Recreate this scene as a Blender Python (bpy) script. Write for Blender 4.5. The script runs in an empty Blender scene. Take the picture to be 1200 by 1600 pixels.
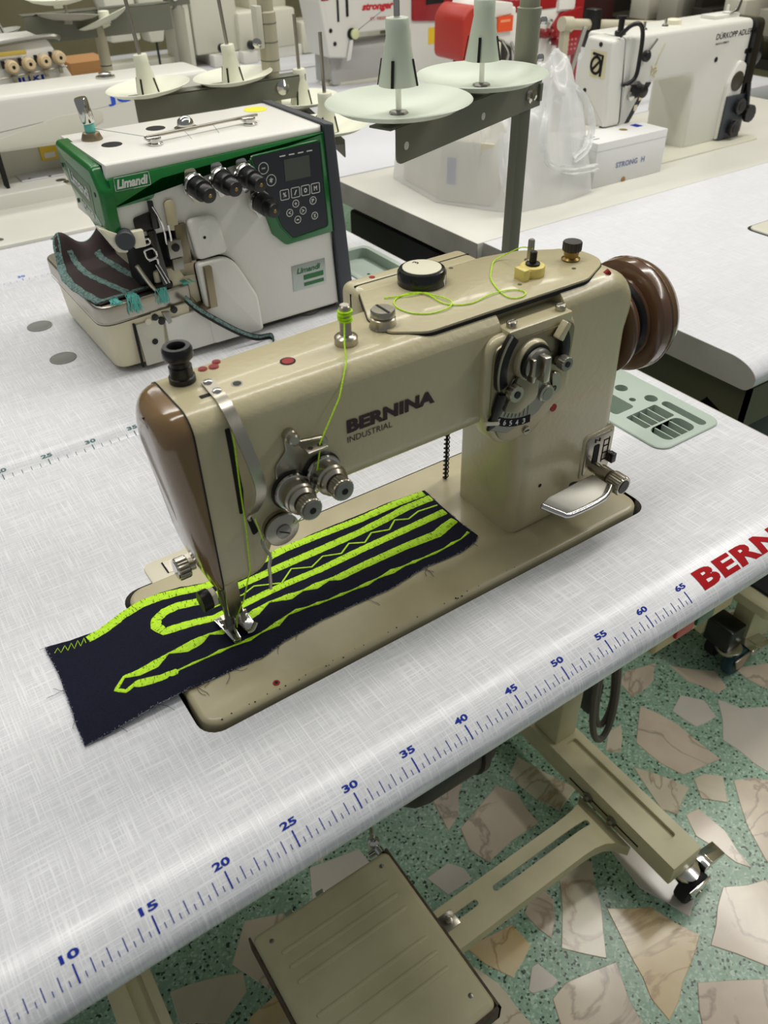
import bpy, bmesh, math, random
from mathutils import Vector
random.seed(7)
SC = bpy.context.scene
COL = SC.collection
PI = math.pi
# All shapes are written in centimetres; z = 0 is the top of the sewing table, the floor is 79 cm below.
FLOOR = -79.0

# ------------------------------------------------------------------ camera, world, lights, exposure
def mpos(x, y, z): return Vector((x*.01, y*.01, (z-FLOOR)*.01))
cam_d = bpy.data.cameras.new('camera'); cam = bpy.data.objects.new('camera', cam_d); COL.objects.link(cam)
_a, _p, _r = math.radians(33.365), math.radians(38.589), math.radians(-1.347)
_f = Vector((math.sin(_a)*math.cos(_p), math.cos(_a)*math.cos(_p), -math.sin(_p)))
_ri = Vector((math.cos(_a), -math.sin(_a), 0)); _u = _ri.cross(_f)
_r2 = math.cos(_r)*_ri + math.sin(_r)*_u; _u2 = -math.sin(_r)*_ri + math.cos(_r)*_u
from mathutils import Matrix
_m = Matrix((_r2, _u2, -_f)).transposed().to_4x4(); _m.translation = mpos(14.572, -28.143, 50.367)
cam.matrix_world = _m
cam_d.sensor_fit = 'VERTICAL'; cam_d.sensor_height = 36.0; cam_d.lens = 36.0*1254.484/1600
cam_d.clip_start = .02
cam_d.dof.use_dof = True; cam_d.dof.focus_distance = .78; cam_d.dof.aperture_fstop = 11
SC.camera = cam

world = bpy.data.worlds.new('room_light'); SC.world = world; world.use_nodes = True
world.node_tree.nodes['Background'].inputs[0].default_value = (.80, .84, .86, 1)
world.node_tree.nodes['Background'].inputs[1].default_value = .24
def area(name, loc, sx, sy, power, rot=(0,0,0), col=(1,.97,.91)):
    d = bpy.data.lights.new(name, 'AREA'); d.shape = 'RECTANGLE'; d.size = sx; d.size_y = sy; d.energy = power; d.color = col
    o = bpy.data.objects.new(name, d); o.location = mpos(*loc); o.rotation_euler = rot; COL.objects.link(o)
area('ceiling_tube_near', (110, 60, 195), 3.8, .22, 37)
area('ceiling_tube_middle', (150, 215, 195), 3.8, .22, 32)
area('ceiling_tube_far', (190, 370, 195), 3.8, .22, 24)
area('ceiling_tube_aisle', (260, -60, 195), .22, 2.6, 32)
SC.view_settings.view_transform = 'Standard'; SC.view_settings.look = 'None'
SC.view_settings.gamma = 1; SC.view_settings.use_curve_mapping = False; SC.view_settings.exposure = 0.0

# ------------------------------------------------------------------ mesh helpers
class G:
    def __init__(s): s.v = []; s.f = []
    def add(s, vs, fs):
        n = len(s.v); s.v += [tuple(v) for v in vs]; s.f += [tuple(i+n for i in f) for f in fs]; return s
    def box(s, x0, x1, y0, y1, z0, z1):
        return s.add([(x0,y0,z0),(x1,y0,z0),(x1,y1,z0),(x0,y1,z0),(x0,y0,z1),(x1,y0,z1),(x1,y1,z1),(x0,y1,z1)],
                     [(0,3,2,1),(4,5,6,7),(0,1,5,4),(1,2,6,5),(2,3,7,6),(3,0,4,7)])
    def prism(s, poly, ax, a, b):
        n = len(poly)
        def P(u, v, w): return {'z':(u,v,w), 'y':(u,w,v), 'x':(w,u,v)}[ax]
        vs = [P(u,v,a) for u,v in poly] + [P(u,v,b) for u,v in poly]
        fs = [tuple(range(n)), tuple(range(2*n-1, n-1, -1))] + [(i,(i+1)%n,n+(i+1)%n,n+i) for i in range(n)]
        return s.add(vs, fs)
    def loft(s, rings, cap=True, closed=True):
        n = len(rings[0]); vs = [p for r in rings for p in r]; fs = []
        for k in range(len(rings)-1):
            for i in range(n if closed else n-1):
                j = (i+1) % n; fs.append((k*n+i, k*n+j, (k+1)*n+j, (k+1)*n+i))
        if cap: fs += [tuple(range(n)), tuple(range(len(vs)-1, len(vs)-n-1, -1))]
        return s.add(vs, fs)
    def lathe(s, c, prof, d=(0,0,1), n=24, capend=True):
        d = Vector(d).normalized(); a = Vector((1,0,0)) if abs(d.x) < .9 else Vector((0,1,0))
        u = d.cross(a).normalized(); w = d.cross(u); c = Vector(c)
        rings = [[c + d*h + (u*math.cos(2*PI*i/n) + w*math.sin(2*PI*i/n))*max(r,.001) for i in range(n)] for r, h in prof]
        return s.loft(rings, capend)
    def tube(s, pts, r, n=8, closed=False):
        pts = [Vector(p) for p in pts]; rings = []; m = len(pts); up = None
        for i, p in enumerate(pts):
            a = pts[i-1] if (i > 0 or closed) else p; b = pts[(i+1) % m] if (i < m-1 or closed) else p
            t = (b-a).normalized()
            if up is None: up = Vector((0,0,1)) if abs(t.z) < .9 else Vector((1,0,0))
            sd = t.cross(up).normalized(); up = sd.cross(t).normalized()
            rr = r[i] if isinstance(r, (list,tuple)) else r
            rings.append([p + (sd*math.cos(2*PI*k/n) + up*math.sin(2*PI*k/n))*rr for k in range(n)])
        if closed: rings.append(rings[0])
        return s.loft(rings, not closed)
    def band(s, pts, w, th):            # flat strip: pts along, w = width vector, th = thickness vector
        w = Vector(w)*.5; th = Vector(th)
        return s.loft([[Vector(p)-w, Vector(p)+w, Vector(p)+w+th, Vector(p)-w+th] for p in pts])
    def merge(s, g): return s.add(g.v, g.f)
    def map(s, fn): s.v = [tuple(fn(*v)) for v in s.v]; return s

def rr(x0, x1, y0, y1, r, n=5):
    o = []
    for cx, cy, a in ((x1-r,y1-r,0),(x0+r,y1-r,90),(x0+r,y0+r,180),(x1-r,y0+r,270)):
        for i in range(n+1):
            t = math.radians(a+90*i/n); o.append((cx+r*math.cos(t), cy+r*math.sin(t)))
    return o
def roundpoly(pts, n=4):                # pts: (x, y, r) -> rounded corners
    o = []; m = len(pts)
    for i in range(m):
        p = Vector(pts[i][:2]); r = pts[i][2] if len(pts[i]) > 2 else 0
        if r <= 0: o.append(tuple(p)); continue
        a = (Vector(pts[i-1][:2])-p); b = (Vector(pts[(i+1)%m][:2])-p)
        ang = a.angle(b); d = min(r/math.tan(ang/2), a.length*.49, b.length*.49)
        A = p+a.normalized()*d; B = p+b.normalized()*d
        for k in range(n+1):
            t = k/n; q = A*(1-t)**2 + p*2*t*(1-t) + B*t*t; o.append(tuple(q))
    return o
def inset(poly, d):
    n = len(poly); A = sum(poly[i-1][0]*poly[i][1]-poly[i][0]*poly[i-1][1] for i in range(n)); sg = 1 if A > 0 else -1
    o = []
    for i in range(n):
        p = Vector(poly[i]); a = (p-Vector(poly[i-1])); b = (Vector(poly[(i+1)%n])-p)
        if a.length < 1e-6: a = b
        if b.length < 1e-6: b = a
        na = Vector((-a.y,a.x)).normalized()*sg; nb = Vector((-b.y,b.x)).normalized()*sg
        m = na+nb; m = m/max(m.length_squared/2, .35) if m.length > 1e-6 else na
        q = p+m*d; o.append((q.x,q.y))
    return o
def rounded_slab(poly, ax, a, b, r, n=4, both=True):   # extrude with rounded rim on the b side (and a side)
    ks = [math.radians(90*i/n) for i in range(n+1)]; sg = 1 if b > a else -1; L = []
    if both: L += [(r*(1-math.sin(t)), a+sg*r*(1-math.cos(t))) for t in ks]
    else: L += [(0, a)]
    L += [(r*(1-math.cos(t)), b-sg*r*(1-math.sin(t))) for t in ks]
    def P(u, v, w): return {'z':(u,v,w), 'y':(u,w,v), 'x':(w,u,v)}[ax]
    g = G(); g.loft([[P(u,v,w) for u,v in inset(poly, d)] for d, w in L]); return g

ORG = {}
SHIFT = [0, 0, 0]
def S(o, **k):
    for a, b in k.items():
        if b is not None: o[a] = b
    return o
def thing(name, label, cat, loc, group=None):
    o = bpy.data.objects.new(name, None); o.empty_display_size = .05; COL.objects.link(o); o.location = mpos(*loc)
    ORG[o.name] = mpos(*loc); return S(o, label=label, category=cat, group=group)
def mesh_of(g, name, org, bev=0, seg=2, smooth=True, ang=38):
    me = bpy.data.meshes.new(name)
    me.from_pydata([(x*.01-org.x, y*.01-org.y, (z-FLOOR)*.01-org.z) for x,y,z in g.v], [], g.f)
    bm = bmesh.new(); bm.from_mesh(me)
    bmesh.ops.remove_doubles(bm, verts=bm.verts, dist=1e-6)
    bmesh.ops.recalc_face_normals(bm, faces=bm.faces)
    if bev:
        es = [e for e in bm.edges if len(e.link_faces) == 2 and e.calc_face_angle(0) > math.radians(40)]
        bmesh.ops.bevel(bm, geom=es, offset=bev*.01, segments=seg, profile=.5, affect='EDGES', clamp_overlap=True)
    bm.to_mesh(me); bm.free()
    if smooth:
        me.polygons.foreach_set('use_smooth', [True]*len(me.polygons)); me.set_sharp_from_angle(angle=math.radians(ang))
    return me
def part(name, g, m, parent, bev=0, seg=2, label=None, kind=None, smooth=True, ang=38):
    if any(SHIFT): g.map(lambda x, y, z: (x+SHIFT[0], y+SHIFT[1], z+SHIFT[2]))
    org = ORG[parent.name]; me = mesh_of(g, name, org, bev, seg, smooth, getattr(g, 'ang', ang)); me.materials.append(m)
    o = bpy.data.objects.new(name, me); COL.objects.link(o); o.parent = parent; ORG[o.name] = org
    return S(o, label=label, kind=kind)
def solo(name, g, m, label=None, cat=None, group=None, kind=None, bev=0, seg=2, smooth=True):
    xs, ys, zs = zip(*g.v); org = mpos((min(xs)+max(xs))/2, (min(ys)+max(ys))/2, min(zs))
    me = mesh_of(g, name, org, bev, seg, smooth); me.materials.append(m)
    o = bpy.data.objects.new(name, me); COL.objects.link(o); o.location = org; ORG[o.name] = org
    return S(o, label=label, category=cat, group=group, kind=kind)
def cut(o, g):                          # boolean difference, applied
    me = mesh_of(g, 'cutter', ORG[o.name]); c = bpy.data.objects.new('cutter', me); COL.objects.link(c)
    c.parent = o.parent; c.location = o.location
    md = o.modifiers.new('b', 'BOOLEAN'); md.operation = 'DIFFERENCE'; md.object = c; md.solver = 'EXACT'
    bpy.context.view_layer.update()
    dg = bpy.context.evaluated_depsgraph_get(); nm = bpy.data.meshes.new_from_object(o.evaluated_get(dg))
    o.modifiers.clear(); old = o.data; o.data = nm; nm.name = old.name
    bpy.data.objects.remove(c); bpy.data.meshes.remove(me)
    nm.set_sharp_from_angle(angle=math.radians(38))
def dup(o, d, parent=None, label=None, group=None):
    c = o.copy(); COL.objects.link(c); c.parent = parent
    if parent is None: c.location = o.location + Vector(d)*.01; S(c, label=label, group=group)
    ORG[c.name] = ORG.get(o.name)
    for ch in list(o.children): dup(ch, d, c)
    return c

_tc = {}
def text(body, bold=0.0, sp=1.0, shear=0.0, cuts=0):   # flat lettering normalised to a unit box, returned with its aspect
    cu = bpy.data.curves.new('t', 'FONT'); cu.body = body; cu.size = 1; cu.offset = bold; cu.space_character = sp; cu.shear = shear
    cu.resolution_u = 3
    o = bpy.data.objects.new('t', cu); COL.objects.link(o); bpy.context.view_layer.update()
    me = bpy.data.meshes.new_from_object(o.evaluated_get(bpy.context.evaluated_depsgraph_get()))
    vs = [v.co.copy() for v in me.vertices]; fs = [tuple(p.vertices) for p in me.polygons]
    bpy.data.objects.remove(o); bpy.data.meshes.remove(me)
    x0 = min(v.x for v in vs); x1 = max(v.x for v in vs); y0 = min(v.y for v in vs); y1 = max(v.y for v in vs)
    bm = bmesh.new(); bv = [bm.verts.new(((v.x-x0)/(x1-x0), (v.y-y0)/(y1-y0), 0)) for v in vs]
    for f in fs:
        try: bm.faces.new([bv[i] for i in f])
        except ValueError: pass
    if cuts:
        for k in range(1, cuts): bmesh.ops.bisect_plane(bm, geom=bm.verts[:]+bm.edges[:]+bm.faces[:], plane_co=(0,k/cuts,0), plane_no=(0,1,0), dist=1e-6)
        bmesh.ops.triangulate(bm, faces=bm.faces)
    bm.verts.index_update(); g = G(); g.add([tuple(v.co) for v in bm.verts], [tuple(v.index for v in f.verts) for f in bm.faces]); bm.free(); return g
def place(g, o, U, V):                  # unit box -> plane spanned by U and V
    o, U, V = Vector(o), Vector(U), Vector(V); return g.map(lambda x, y, z: o+U*x+V*y)
def circ(cx, cy, r, n=20): return [(cx+r*math.cos(2*PI*i/n), cy+r*math.sin(2*PI*i/n)) for i in range(n)]
def smooth_path(pts, k=5):
    P = [Vector(p) for p in pts]; o = []
    for i in range(len(P)-1):
        a, b, c, d = P[max(i-1,0)], P[i], P[i+1], P[min(i+2,len(P)-1)]
        for j in range(k):
            t = j/k; o.append(.5*((2*b)+(c-a)*t+(2*a-5*b+4*c-d)*t*t+(3*b-a-3*c+d)*t**3))
    o.append(P[-1]); return o

# ------------------------------------------------------------------ materials
def lin(c):
    f = lambda v: (v/255/12.92 if v/255 <= .04045 else ((v/255+.055)/1.055)**2.4)
    return (f(c[0]), f(c[1]), f(c[2]), 1)
def nd(nt, t, **k):
    n = nt.nodes.new(t)
    for a, b in k.items(): setattr(n, a, b)
    return n
def mat(name, c, rough=.5, metal=0, bump=0, bscale=300, var=0, vscale=30, coat=0, spec=.5, c2=None):
    m = bpy.data.materials.new(name); m.use_nodes = True; nt = m.node_tree; b = nt.nodes['Principled BSDF']
    b.inputs['Base Color'].default_value = lin(c); b.inputs['Roughness'].default_value = rough; b.inputs['Metallic'].default_value = metal
    b.inputs['Specular IOR Level'].default_value = spec
    if coat: b.inputs['Coat Weight'].default_value = coat; b.inputs['Coat Roughness'].default_value = .08
    tc = nd(nt, 'ShaderNodeTexCoord')
    if bump:
        n = nd(nt, 'ShaderNodeTexNoise'); n.inputs['Scale'].default_value = bscale; n.inputs['Detail'].default_value = 3
        bp = nd(nt, 'ShaderNodeBump'); bp.inputs['Strength'].default_value = bump; bp.inputs['Distance'].default_value = .001
        nt.links.new(tc.outputs['Object'], n.inputs['Vector']); nt.links.new(n.outputs['Fac'], bp.inputs['Height']); nt.links.new(bp.outputs['Normal'], b.inputs['Normal'])
    if var:
        n = nd(nt, 'ShaderNodeTexNoise'); n.inputs['Scale'].default_value = vscale; n.inputs['Detail'].default_value = 5
        mx = nd(nt, 'ShaderNodeMix', data_type='RGBA'); k = c2 or tuple(max(0,x-var) for x in c)
        mx.inputs[6].default_value = lin(c); mx.inputs[7].default_value = lin(k)
        rp = nd(nt, 'ShaderNodeMapRange'); rp.inputs[1].default_value = .4; rp.inputs[2].default_value = .72
        nt.links.new(tc.outputs['Object'], n.inputs['Vector']); nt.links.new(n.outputs['Fac'], rp.inputs[0])
        nt.links.new(rp.outputs[0], mx.inputs[0]); nt.links.new(mx.outputs[2], b.inputs['Base Color'])
    return m
def linen(name, base, light, rough=.38):
    m = mat(name, base, rough); nt = m.node_tree; b = nt.nodes['Principled BSDF']; L = nt.links
    tc = nd(nt, 'ShaderNodeTexCoord'); outs = []
    for sc in ((24, 980, 24), (820, 24, 24), (70, 1800, 70), (1600, 60, 60)):
        mp = nd(nt, 'ShaderNodeMapping'); mp.inputs['Scale'].default_value = sc; L.new(tc.outputs['Object'], mp.inputs[0])
        n = nd(nt, 'ShaderNodeTexNoise'); n.inputs['Scale'].default_value = 1; n.inputs['Detail'].default_value = 1.5; L.new(mp.outputs[0], n.inputs['Vector'])
        r = nd(nt, 'ShaderNodeMapRange'); r.inputs[1].default_value = .47; r.inputs[2].default_value = .75; L.new(n.outputs['Fac'], r.inputs[0]); outs.append(r)
    a = nd(nt, 'ShaderNodeMath', operation='MAXIMUM'); L.new(outs[0].outputs[0], a.inputs[0]); L.new(outs[1].outputs[0], a.inputs[1])
    c = nd(nt, 'ShaderNodeMath', operation='MAXIMUM'); L.new(outs[2].outputs[0], c.inputs[0]); L.new(outs[3].outputs[0], c.inputs[1])
    d = nd(nt, 'ShaderNodeMath', operation='MULTIPLY_ADD'); d.inputs[1].default_value = .45; L.new(c.outputs[0], d.inputs[0]); L.new(a.outputs[0], d.inputs[2])
    cl = nd(nt, 'ShaderNodeClamp'); L.new(d.outputs[0], cl.inputs[0])
    mx = nd(nt, 'ShaderNodeMix', data_type='RGBA'); mx.inputs[6].default_value = lin(base); mx.inputs[7].default_value = lin(light)
    L.new(cl.outputs[0], mx.inputs[0]); L.new(mx.outputs[2], b.inputs['Base Color'])
    return m
LINEN = linen('white_linen_laminate', (204,205,209), (234,235,237), .26)
LINEN2 = linen('white_linen_laminate_far', (205,206,210), (224,225,228))
CREAMTOP = mat('cream_laminate', (214,212,202), .35, var=8, vscale=6)
WHITETOP = mat('plain_white_laminate', (205,206,210), .35, var=8, vscale=5)
EDGE = mat('grey_edge_band', (168,165,158), .5, var=12, vscale=20)
STEELPAINT = mat('grey_green_frame_paint', (112,114,95), .5, var=14, vscale=15)
RAILPAINT = mat('cream_green_frame_paint', (206,198,160), .45, var=18, vscale=12)
BEIGE = mat('beige_hammered_enamel', (194,184,148), .3, bump=.35, bscale=170, var=8, vscale=9, coat=.25)
BEIGEBED = mat('beige_worn_enamel', (194,184,149), .36, bump=.15, bscale=90, var=20, vscale=14, coat=.15)
BROWN = mat('tan_brown_gloss_plastic', (128,101,66), .16, var=14, vscale=12, coat=.4)
WHEELBROWN = mat('dark_brown_gloss_plastic', (96,68,46), .2, coat=.4)
CHROME = mat('polished_chrome', (205,203,198), .13, 1)
NICKEL = mat('satin_nickel', (178,172,158), .28, 1, bump=.05, bscale=200)
STEEL = mat('dull_steel', (150,148,140), .38, 1)
DARKMETAL = mat('blackened_steel', (40,39,37), .4, .6)
BLACK = mat('black_plastic', (17,17,18), .35)
BLACKGLOSS = mat('glossy_black_plastic', (14,14,15), .18, coat=.3)
RUBBER = mat('black_rubber', (22,22,22), .75)
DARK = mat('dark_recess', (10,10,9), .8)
WHITEDISC = mat('ivory_disc', (232,228,205), .4)
RED = mat('red_paint', (150,22,20), .6)
BRASS = mat('worn_brass', (140,118,70), .35, 1)
YELLOW = mat('aged_yellow_plastic', (226,208,120), .4)
BURGUNDY = mat('dark_burgundy_print', (46,18,22), .5)
INKBLUE = mat('blue_print', (30,50,146), .75, spec=.15)
INKGREY = mat('grey_blue_print', (95,125,125), .75, spec=.15)
INKRED = mat('red_print', (168,20,26), .75, spec=.15)
INKBLACK = mat('black_print', (34,32,34), .75, spec=.15)
INKWHITE = mat('white_print', (215,215,210), .5)
DENIM = mat('navy_denim_cloth', (25,26,45), .85, bump=.5, bscale=1400, var=8, vscale=700, spec=.2)
FRAY = mat('frayed_pale_thread', (150,152,165), .9)
NAVYTHREAD = mat('navy_thread', (30,31,48), .9)
NEON = mat('fluorescent_yellow_thread', (206,255,8), .55, bump=.6, bscale=900, var=30, vscale=500, c2=(170,228,0))
TRAYGREEN = mat('pale_grey_green_plastic', (176,190,178), .4)
CREAMPLASTIC = mat('cream_plastic', (226,220,196), .38)
GREEN = mat('glossy_green_paint', (8,104,40), .25, coat=.3)
WHITEPAINT = mat('white_powder_enamel', (226,224,216), .32, bump=.2, bscale=160)
IVORYPAINT = mat('ivory_enamel', (226,217,186), .33, bump=.1, bscale=160)
SLATE = mat('slate_grey_plastic', (58,62,68), .45)
PANELDARK = mat('dark_membrane_panel', (36,39,46), .35)
SCREEN = mat('unlit_display', (78,82,74), .25)
BROWNCLOTH = mat('dark_brown_cloth', (58,44,42), .85, bump=.4, bscale=1100)
TEAL = mat('teal_overlock_thread', (110,196,184), .8)
TEALDARK = mat('teal_and_grey_stitching', (128,158,152), .85, bump=1, bscale=700, var=95, vscale=420)
SPOOL = mat('ivory_spool_plastic', (226,226,205), .4)
SPOOLGREEN = mat('pale_green_spool_plastic', (206,214,196), .38)
STANDPAINT = mat('olive_grey_stand_paint', (108,109,94), .42)
MACHWHITE = mat('white_machine_enamel', (218,217,208), .35, bump=.1, bscale=140)
MACHCREAM = mat('cream_machine_enamel', (205,203,186), .4)
TAN = mat('tan_plastic', (212,190,150), .45)
CARTON = mat('brown_cardboard', (165,120,70), .8)
WHITEBOX = mat('white_coated_card', (226,226,224), .45)
MACHRED = mat('red_gloss_enamel', (150,20,28), .3, coat=.3)
ORANGERED = mat('orange_red_enamel', (176,50,38), .4)
YELLOWLABEL = mat('yellow_sticker', (226,190,40), .5)
MOTORBLACK = mat('dark_motor_enamel', (26,28,34), .4)
CABLE = mat('grey_cable_rubber', (88,84,76), .55)
TEALRUBBER = mat('dark_teal_wheel_rubber', (18,62,72), .5)
WALLPAINT = mat('dim_beige_wall_paint', (120,113,86), .8, var=14, vscale=4)
STONES= [[(75.8, 3.3), (81.7, -0.6), (84.6, -7.8), (80.0, -9.8), (74.4, -12.2), (71.3, -13.1), (71.4, -9.6), (73.3, -4.3)], [(73.8, 12.0), (77.1, 12.0), (79.5, 10.1), (75.4, 4.0), (70.2, -2.1), (67.6, 0.6), (65.6, 2.9)], [(64.5, 10.1), (67.1, 11.4), (69.7, 11.1), (69.8, 9.0), (65.4, 4.7), (64.7, 7.0)], [(53.7, 11.2), (57.1, 10.7), (61.8, 9.9), (62.1, 5.9), (56.7, 4.0), (54.6, 7.7)], [(57.4, 1.3), (60.1, 3.5), (61.2, 3.4), (62.1, -0.2), (60.6, -0.4), (57.8, 0.6)], [(59.6, -1.5), (62.7, -1.0), (71.1, -3.2), (68.8, -7.8), (67.9, -11.2), (67.4, -13.1), (57.8, -6.5), (58.3, -4.4)], [(48.6, 9.2), (53.0, 8.4), (54.6, 4.1), (54.8, -2.1), (53.7, -4.4), (41.9, 3.6)], [(84.6, -9.7), (90.5, -6.4), (93.7, -5.0), (100.8, -8.3), (103.6, -11.3), (91.8, -19.3), (89.2, -16.6), (86.8, -12.7)], [(78.7, -12.0), (87.7, -17.6), (90.8, -19.9), (84.0, -24.5), (73.6, -17.4), (76.0, -14.5)], [(83.4, 9.9), (88.0, 12.0), (88.3, 9.4), (88.0, 2.8), (88.2, -3.8), (85.4, -5.1), (82.6, 2.5)], [(98.9, 6.8), (101.8, 6.4), (102.1, 1.0), (100.2, -5.7), (98.8, -3.6), (97.6, 1.8), (97.2, 3.2)], [(98.8, 18.6), (100.6, 16.0), (103.7, 9.9), (97.8, 7.6), (96.3, 9.9), (98.1, 16.4)], [(105.8, 10.7), (108.2, 10.3), (110.6, 8.0), (106.9, 4.1), (103.7, 7.3)], [(111.4, 6.4), (115.0, 4.6), (118.0, 1.2), (103.0, -9.2), (103.2, -6.1), (105.9, -0.5)], [(110.4, 27.4), (111.9, 24.0), (112.9, 20.3), (113.2, 10.6), (104.9, 12.3), (103.5, 16.0), (103.2, 21.9)], [(118.9, 24.6), (121.7, 21.1), (120.5, 17.2), (115.3, 17.8), (114.5, 22.9)], [(124.1, 19.8), (126.1, 15.6), (133.0, 11.6), (118.5, 1.5), (117.4, 6.3), (117.0, 13.0)], [(123.1, 30.9), (129.6, 24.7), (128.1, 20.6), (125.2, 20.6), (122.9, 26.0)], [(133.3, 22.9), (143.1, 18.6), (135.3, 13.2), (133.1, 19.6)], [(79.1, 30.3), (82.9, 32.4), (87.1, 21.4), (81.6, 19.8), (79.8, 23.9)], [(65.2, 27.2), (75.7, 30.0), (77.8, 26.6), (77.0, 20.2), (65.2, 19.7), (64.1, 23.3)], [(68.6, 35.0), (70.9, 34.0), (66.6, 29.3), (63.2, 28.0), (64.6, 34.5)], [(97.2, 23.9), (100.7, 26.6), (104.1, 26.4), (99.0, 22.0)], [(59.7, 23.5), (61.3, 21.3), (61.3, 19.1), (56.4, 19.3), (55.2, 23.4)], [(114.9, 35.0), (121.5, 33.0), (117.2, 30.0), (110.6, 29.6), (111.5, 34.0)], [(13.7, 31.3), (19.1, 29.7), (23.9, 27.5), (23.1, 24.8), (18.5, 22.9), (13.2, 26.5)], [(21.9, 21.5), (26.4, 22.0), (27.6, 16.6), (24.5, 14.8), (20.4, 18.6)], [(61.2, 36.6), (69.0, 32.7), (67.1, 29.4), (60.2, 27.7), (58.6, 32.4)]]
FAB= [(15.86, 25.81), (17.89, 25.39), (20.53, 24.96), (22.09, 25.36), (23.74, 25.83), (25.0, 26.04), (26.2, 26.07), (28.04, 25.67), (29.82, 24.95), (31.85, 24.82), (35.16, 24.92), (38.42, 25.12), (42.24, 25.22), (46.56, 25.05), (50.37, 24.99), (54.32, 24.54), (54.17, 22.53), (54.08, 20.3), (54.09, 18.09), (54.19, 15.8), (53.57, 15.29), (51.34, 14.82), (47.34, 15.13), (42.99, 14.62), (39.76, 14.83), (36.11, 14.88), (32.56, 14.62), (30.2, 14.09), (26.87, 14.29), (23.26, 14.41), (20.79, 14.41), (17.69, 14.31), (15.51, 14.34), (15.6, 16.71), (15.82, 19.51), (15.98, 22.95)]
S_a= [(19.11, 24.55, 0.71), (20.47, 24.73, 0.78), (22.61, 25.43, 0.8), (24.47, 25.66, 0.84), (26.01, 25.55, 0.85), (27.83, 25.09, 0.79), (29.62, 24.48, 0.79), (33.6, 24.42, 0.83), (38.03, 24.81, 0.8), (41.9, 24.64, 0.76), (46.14, 24.4, 0.79), (50.5, 24.42, 0.83), (53.91, 24.17, 0.77)]
S_b= [(54.07, 23.13, 0.85), (50.97, 23.24, 0.81), (48.19, 22.94, 0.79), (45.08, 22.76, 0.76), (40.8, 22.78, 0.79), (36.3, 22.85, 0.76), (34.09, 22.81, 0.74), (31.53, 22.8, 0.73), (28.73, 22.98, 0.77), (26.8, 23.6, 0.79), (25.62, 23.58, 0.81), (24.69, 23.12, 0.8), (24.35, 22.36, 0.78), (24.72, 21.38, 0.74), (25.8, 21.2, 0.75), (27.22, 20.9, 0.72), (28.78, 20.42, 0.67), (31.42, 20.43, 0.69), (33.76, 20.52, 0.64), (36.14, 20.54, 0.66), (39.4, 20.41, 0.69), (44.13, 20.53, 0.72), (49.04, 20.53, 0.76), (53.86, 20.55, 0.8)]
S_z= [(29.12, 21.58, 0.17), (30.94, 21.57, 0.18), (32.18, 21.55, 0.18), (33.44, 21.95, 0.18), (35.67, 20.88, 0.18), (37.28, 22.02, 0.19), (38.95, 21.15, 0.19), (40.52, 21.84, 0.19), (42.15, 21.16, 0.2), (43.49, 21.97, 0.2), (44.81, 21.21, 0.2), (46.09, 22.04, 0.21), (47.78, 21.42, 0.21), (49.04, 22.33, 0.21), (50.25, 21.68, 0.22), (51.71, 22.09, 0.22), (53.88, 21.8, 0.22)]
S_d= [(53.8, 18.93, 0.63), (52.53, 18.64, 0.78), (51.17, 18.23, 0.75), (47.61, 18.51, 0.66), (42.87, 18.59, 0.62), (40.29, 18.52, 0.6), (39.32, 18.8, 0.27), (37.95, 18.76, 0.59), (36.76, 18.93, 0.19), (35.46, 18.93, 0.58), (33.59, 19.38, 0.19), (32.13, 18.98, 0.61), (31.07, 18.71, 0.6), (30.1, 18.57, 0.3), (28.69, 18.51, 0.47), (27.7, 18.92, 0.18), (26.64, 18.7, 0.69), (25.46, 18.61, 0.73), (24.07, 18.88, 0.16), (22.82, 18.57, 0.63), (21.35, 18.54, 0.53), (20.2, 18.83, 0.27), (19.23, 17.96, 0.31), (19.84, 17.36, 0.31), (20.51, 17.57, 0.31), (20.95, 17.5, 0.62), (22.5, 16.89, 0.67), (23.88, 16.64, 0.61), (23.98, 16.72, 0.21), (25.37, 16.72, 0.27), (26.45, 16.64, 0.1), (27.61, 16.67, 0.34), (28.55, 16.58, 0.12), (30.23, 16.43, 0.34), (31.35, 16.52, 0.11), (32.94, 16.65, 0.47), (34.21, 17.05, 0.13), (35.06, 17.1, 0.37), (36.02, 16.89, 0.12), (37.03, 16.78, 0.32), (37.98, 16.59, 0.12), (39.26, 16.53, 0.32), (40.32, 16.41, 0.13), (41.83, 16.34, 0.39), (43.03, 16.38, 0.13), (44.66, 16.4, 0.48), (46.04, 16.33, 0.14), (47.0, 16.29, 0.34), (47.92, 16.22, 0.15), (49.35, 16.15, 0.29), (50.33, 16.15, 0.14), (51.49, 16.31, 0.3), (52.51, 16.3, 0.11), (53.74, 16.7, 0.3)]
S_s= [(16.36, 24.69, 0.06), (16.74, 25.1, 0.06), (16.82, 24.45, 0.06), (17.31, 25.03, 0.06), (17.36, 24.31, 0.06), (17.84, 24.99, 0.06), (17.87, 24.19, 0.05), (18.38, 24.95, 0.06), (18.39, 24.15, 0.06), (18.91, 24.9, 0.06), (18.86, 24.24, 0.06)]
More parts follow.
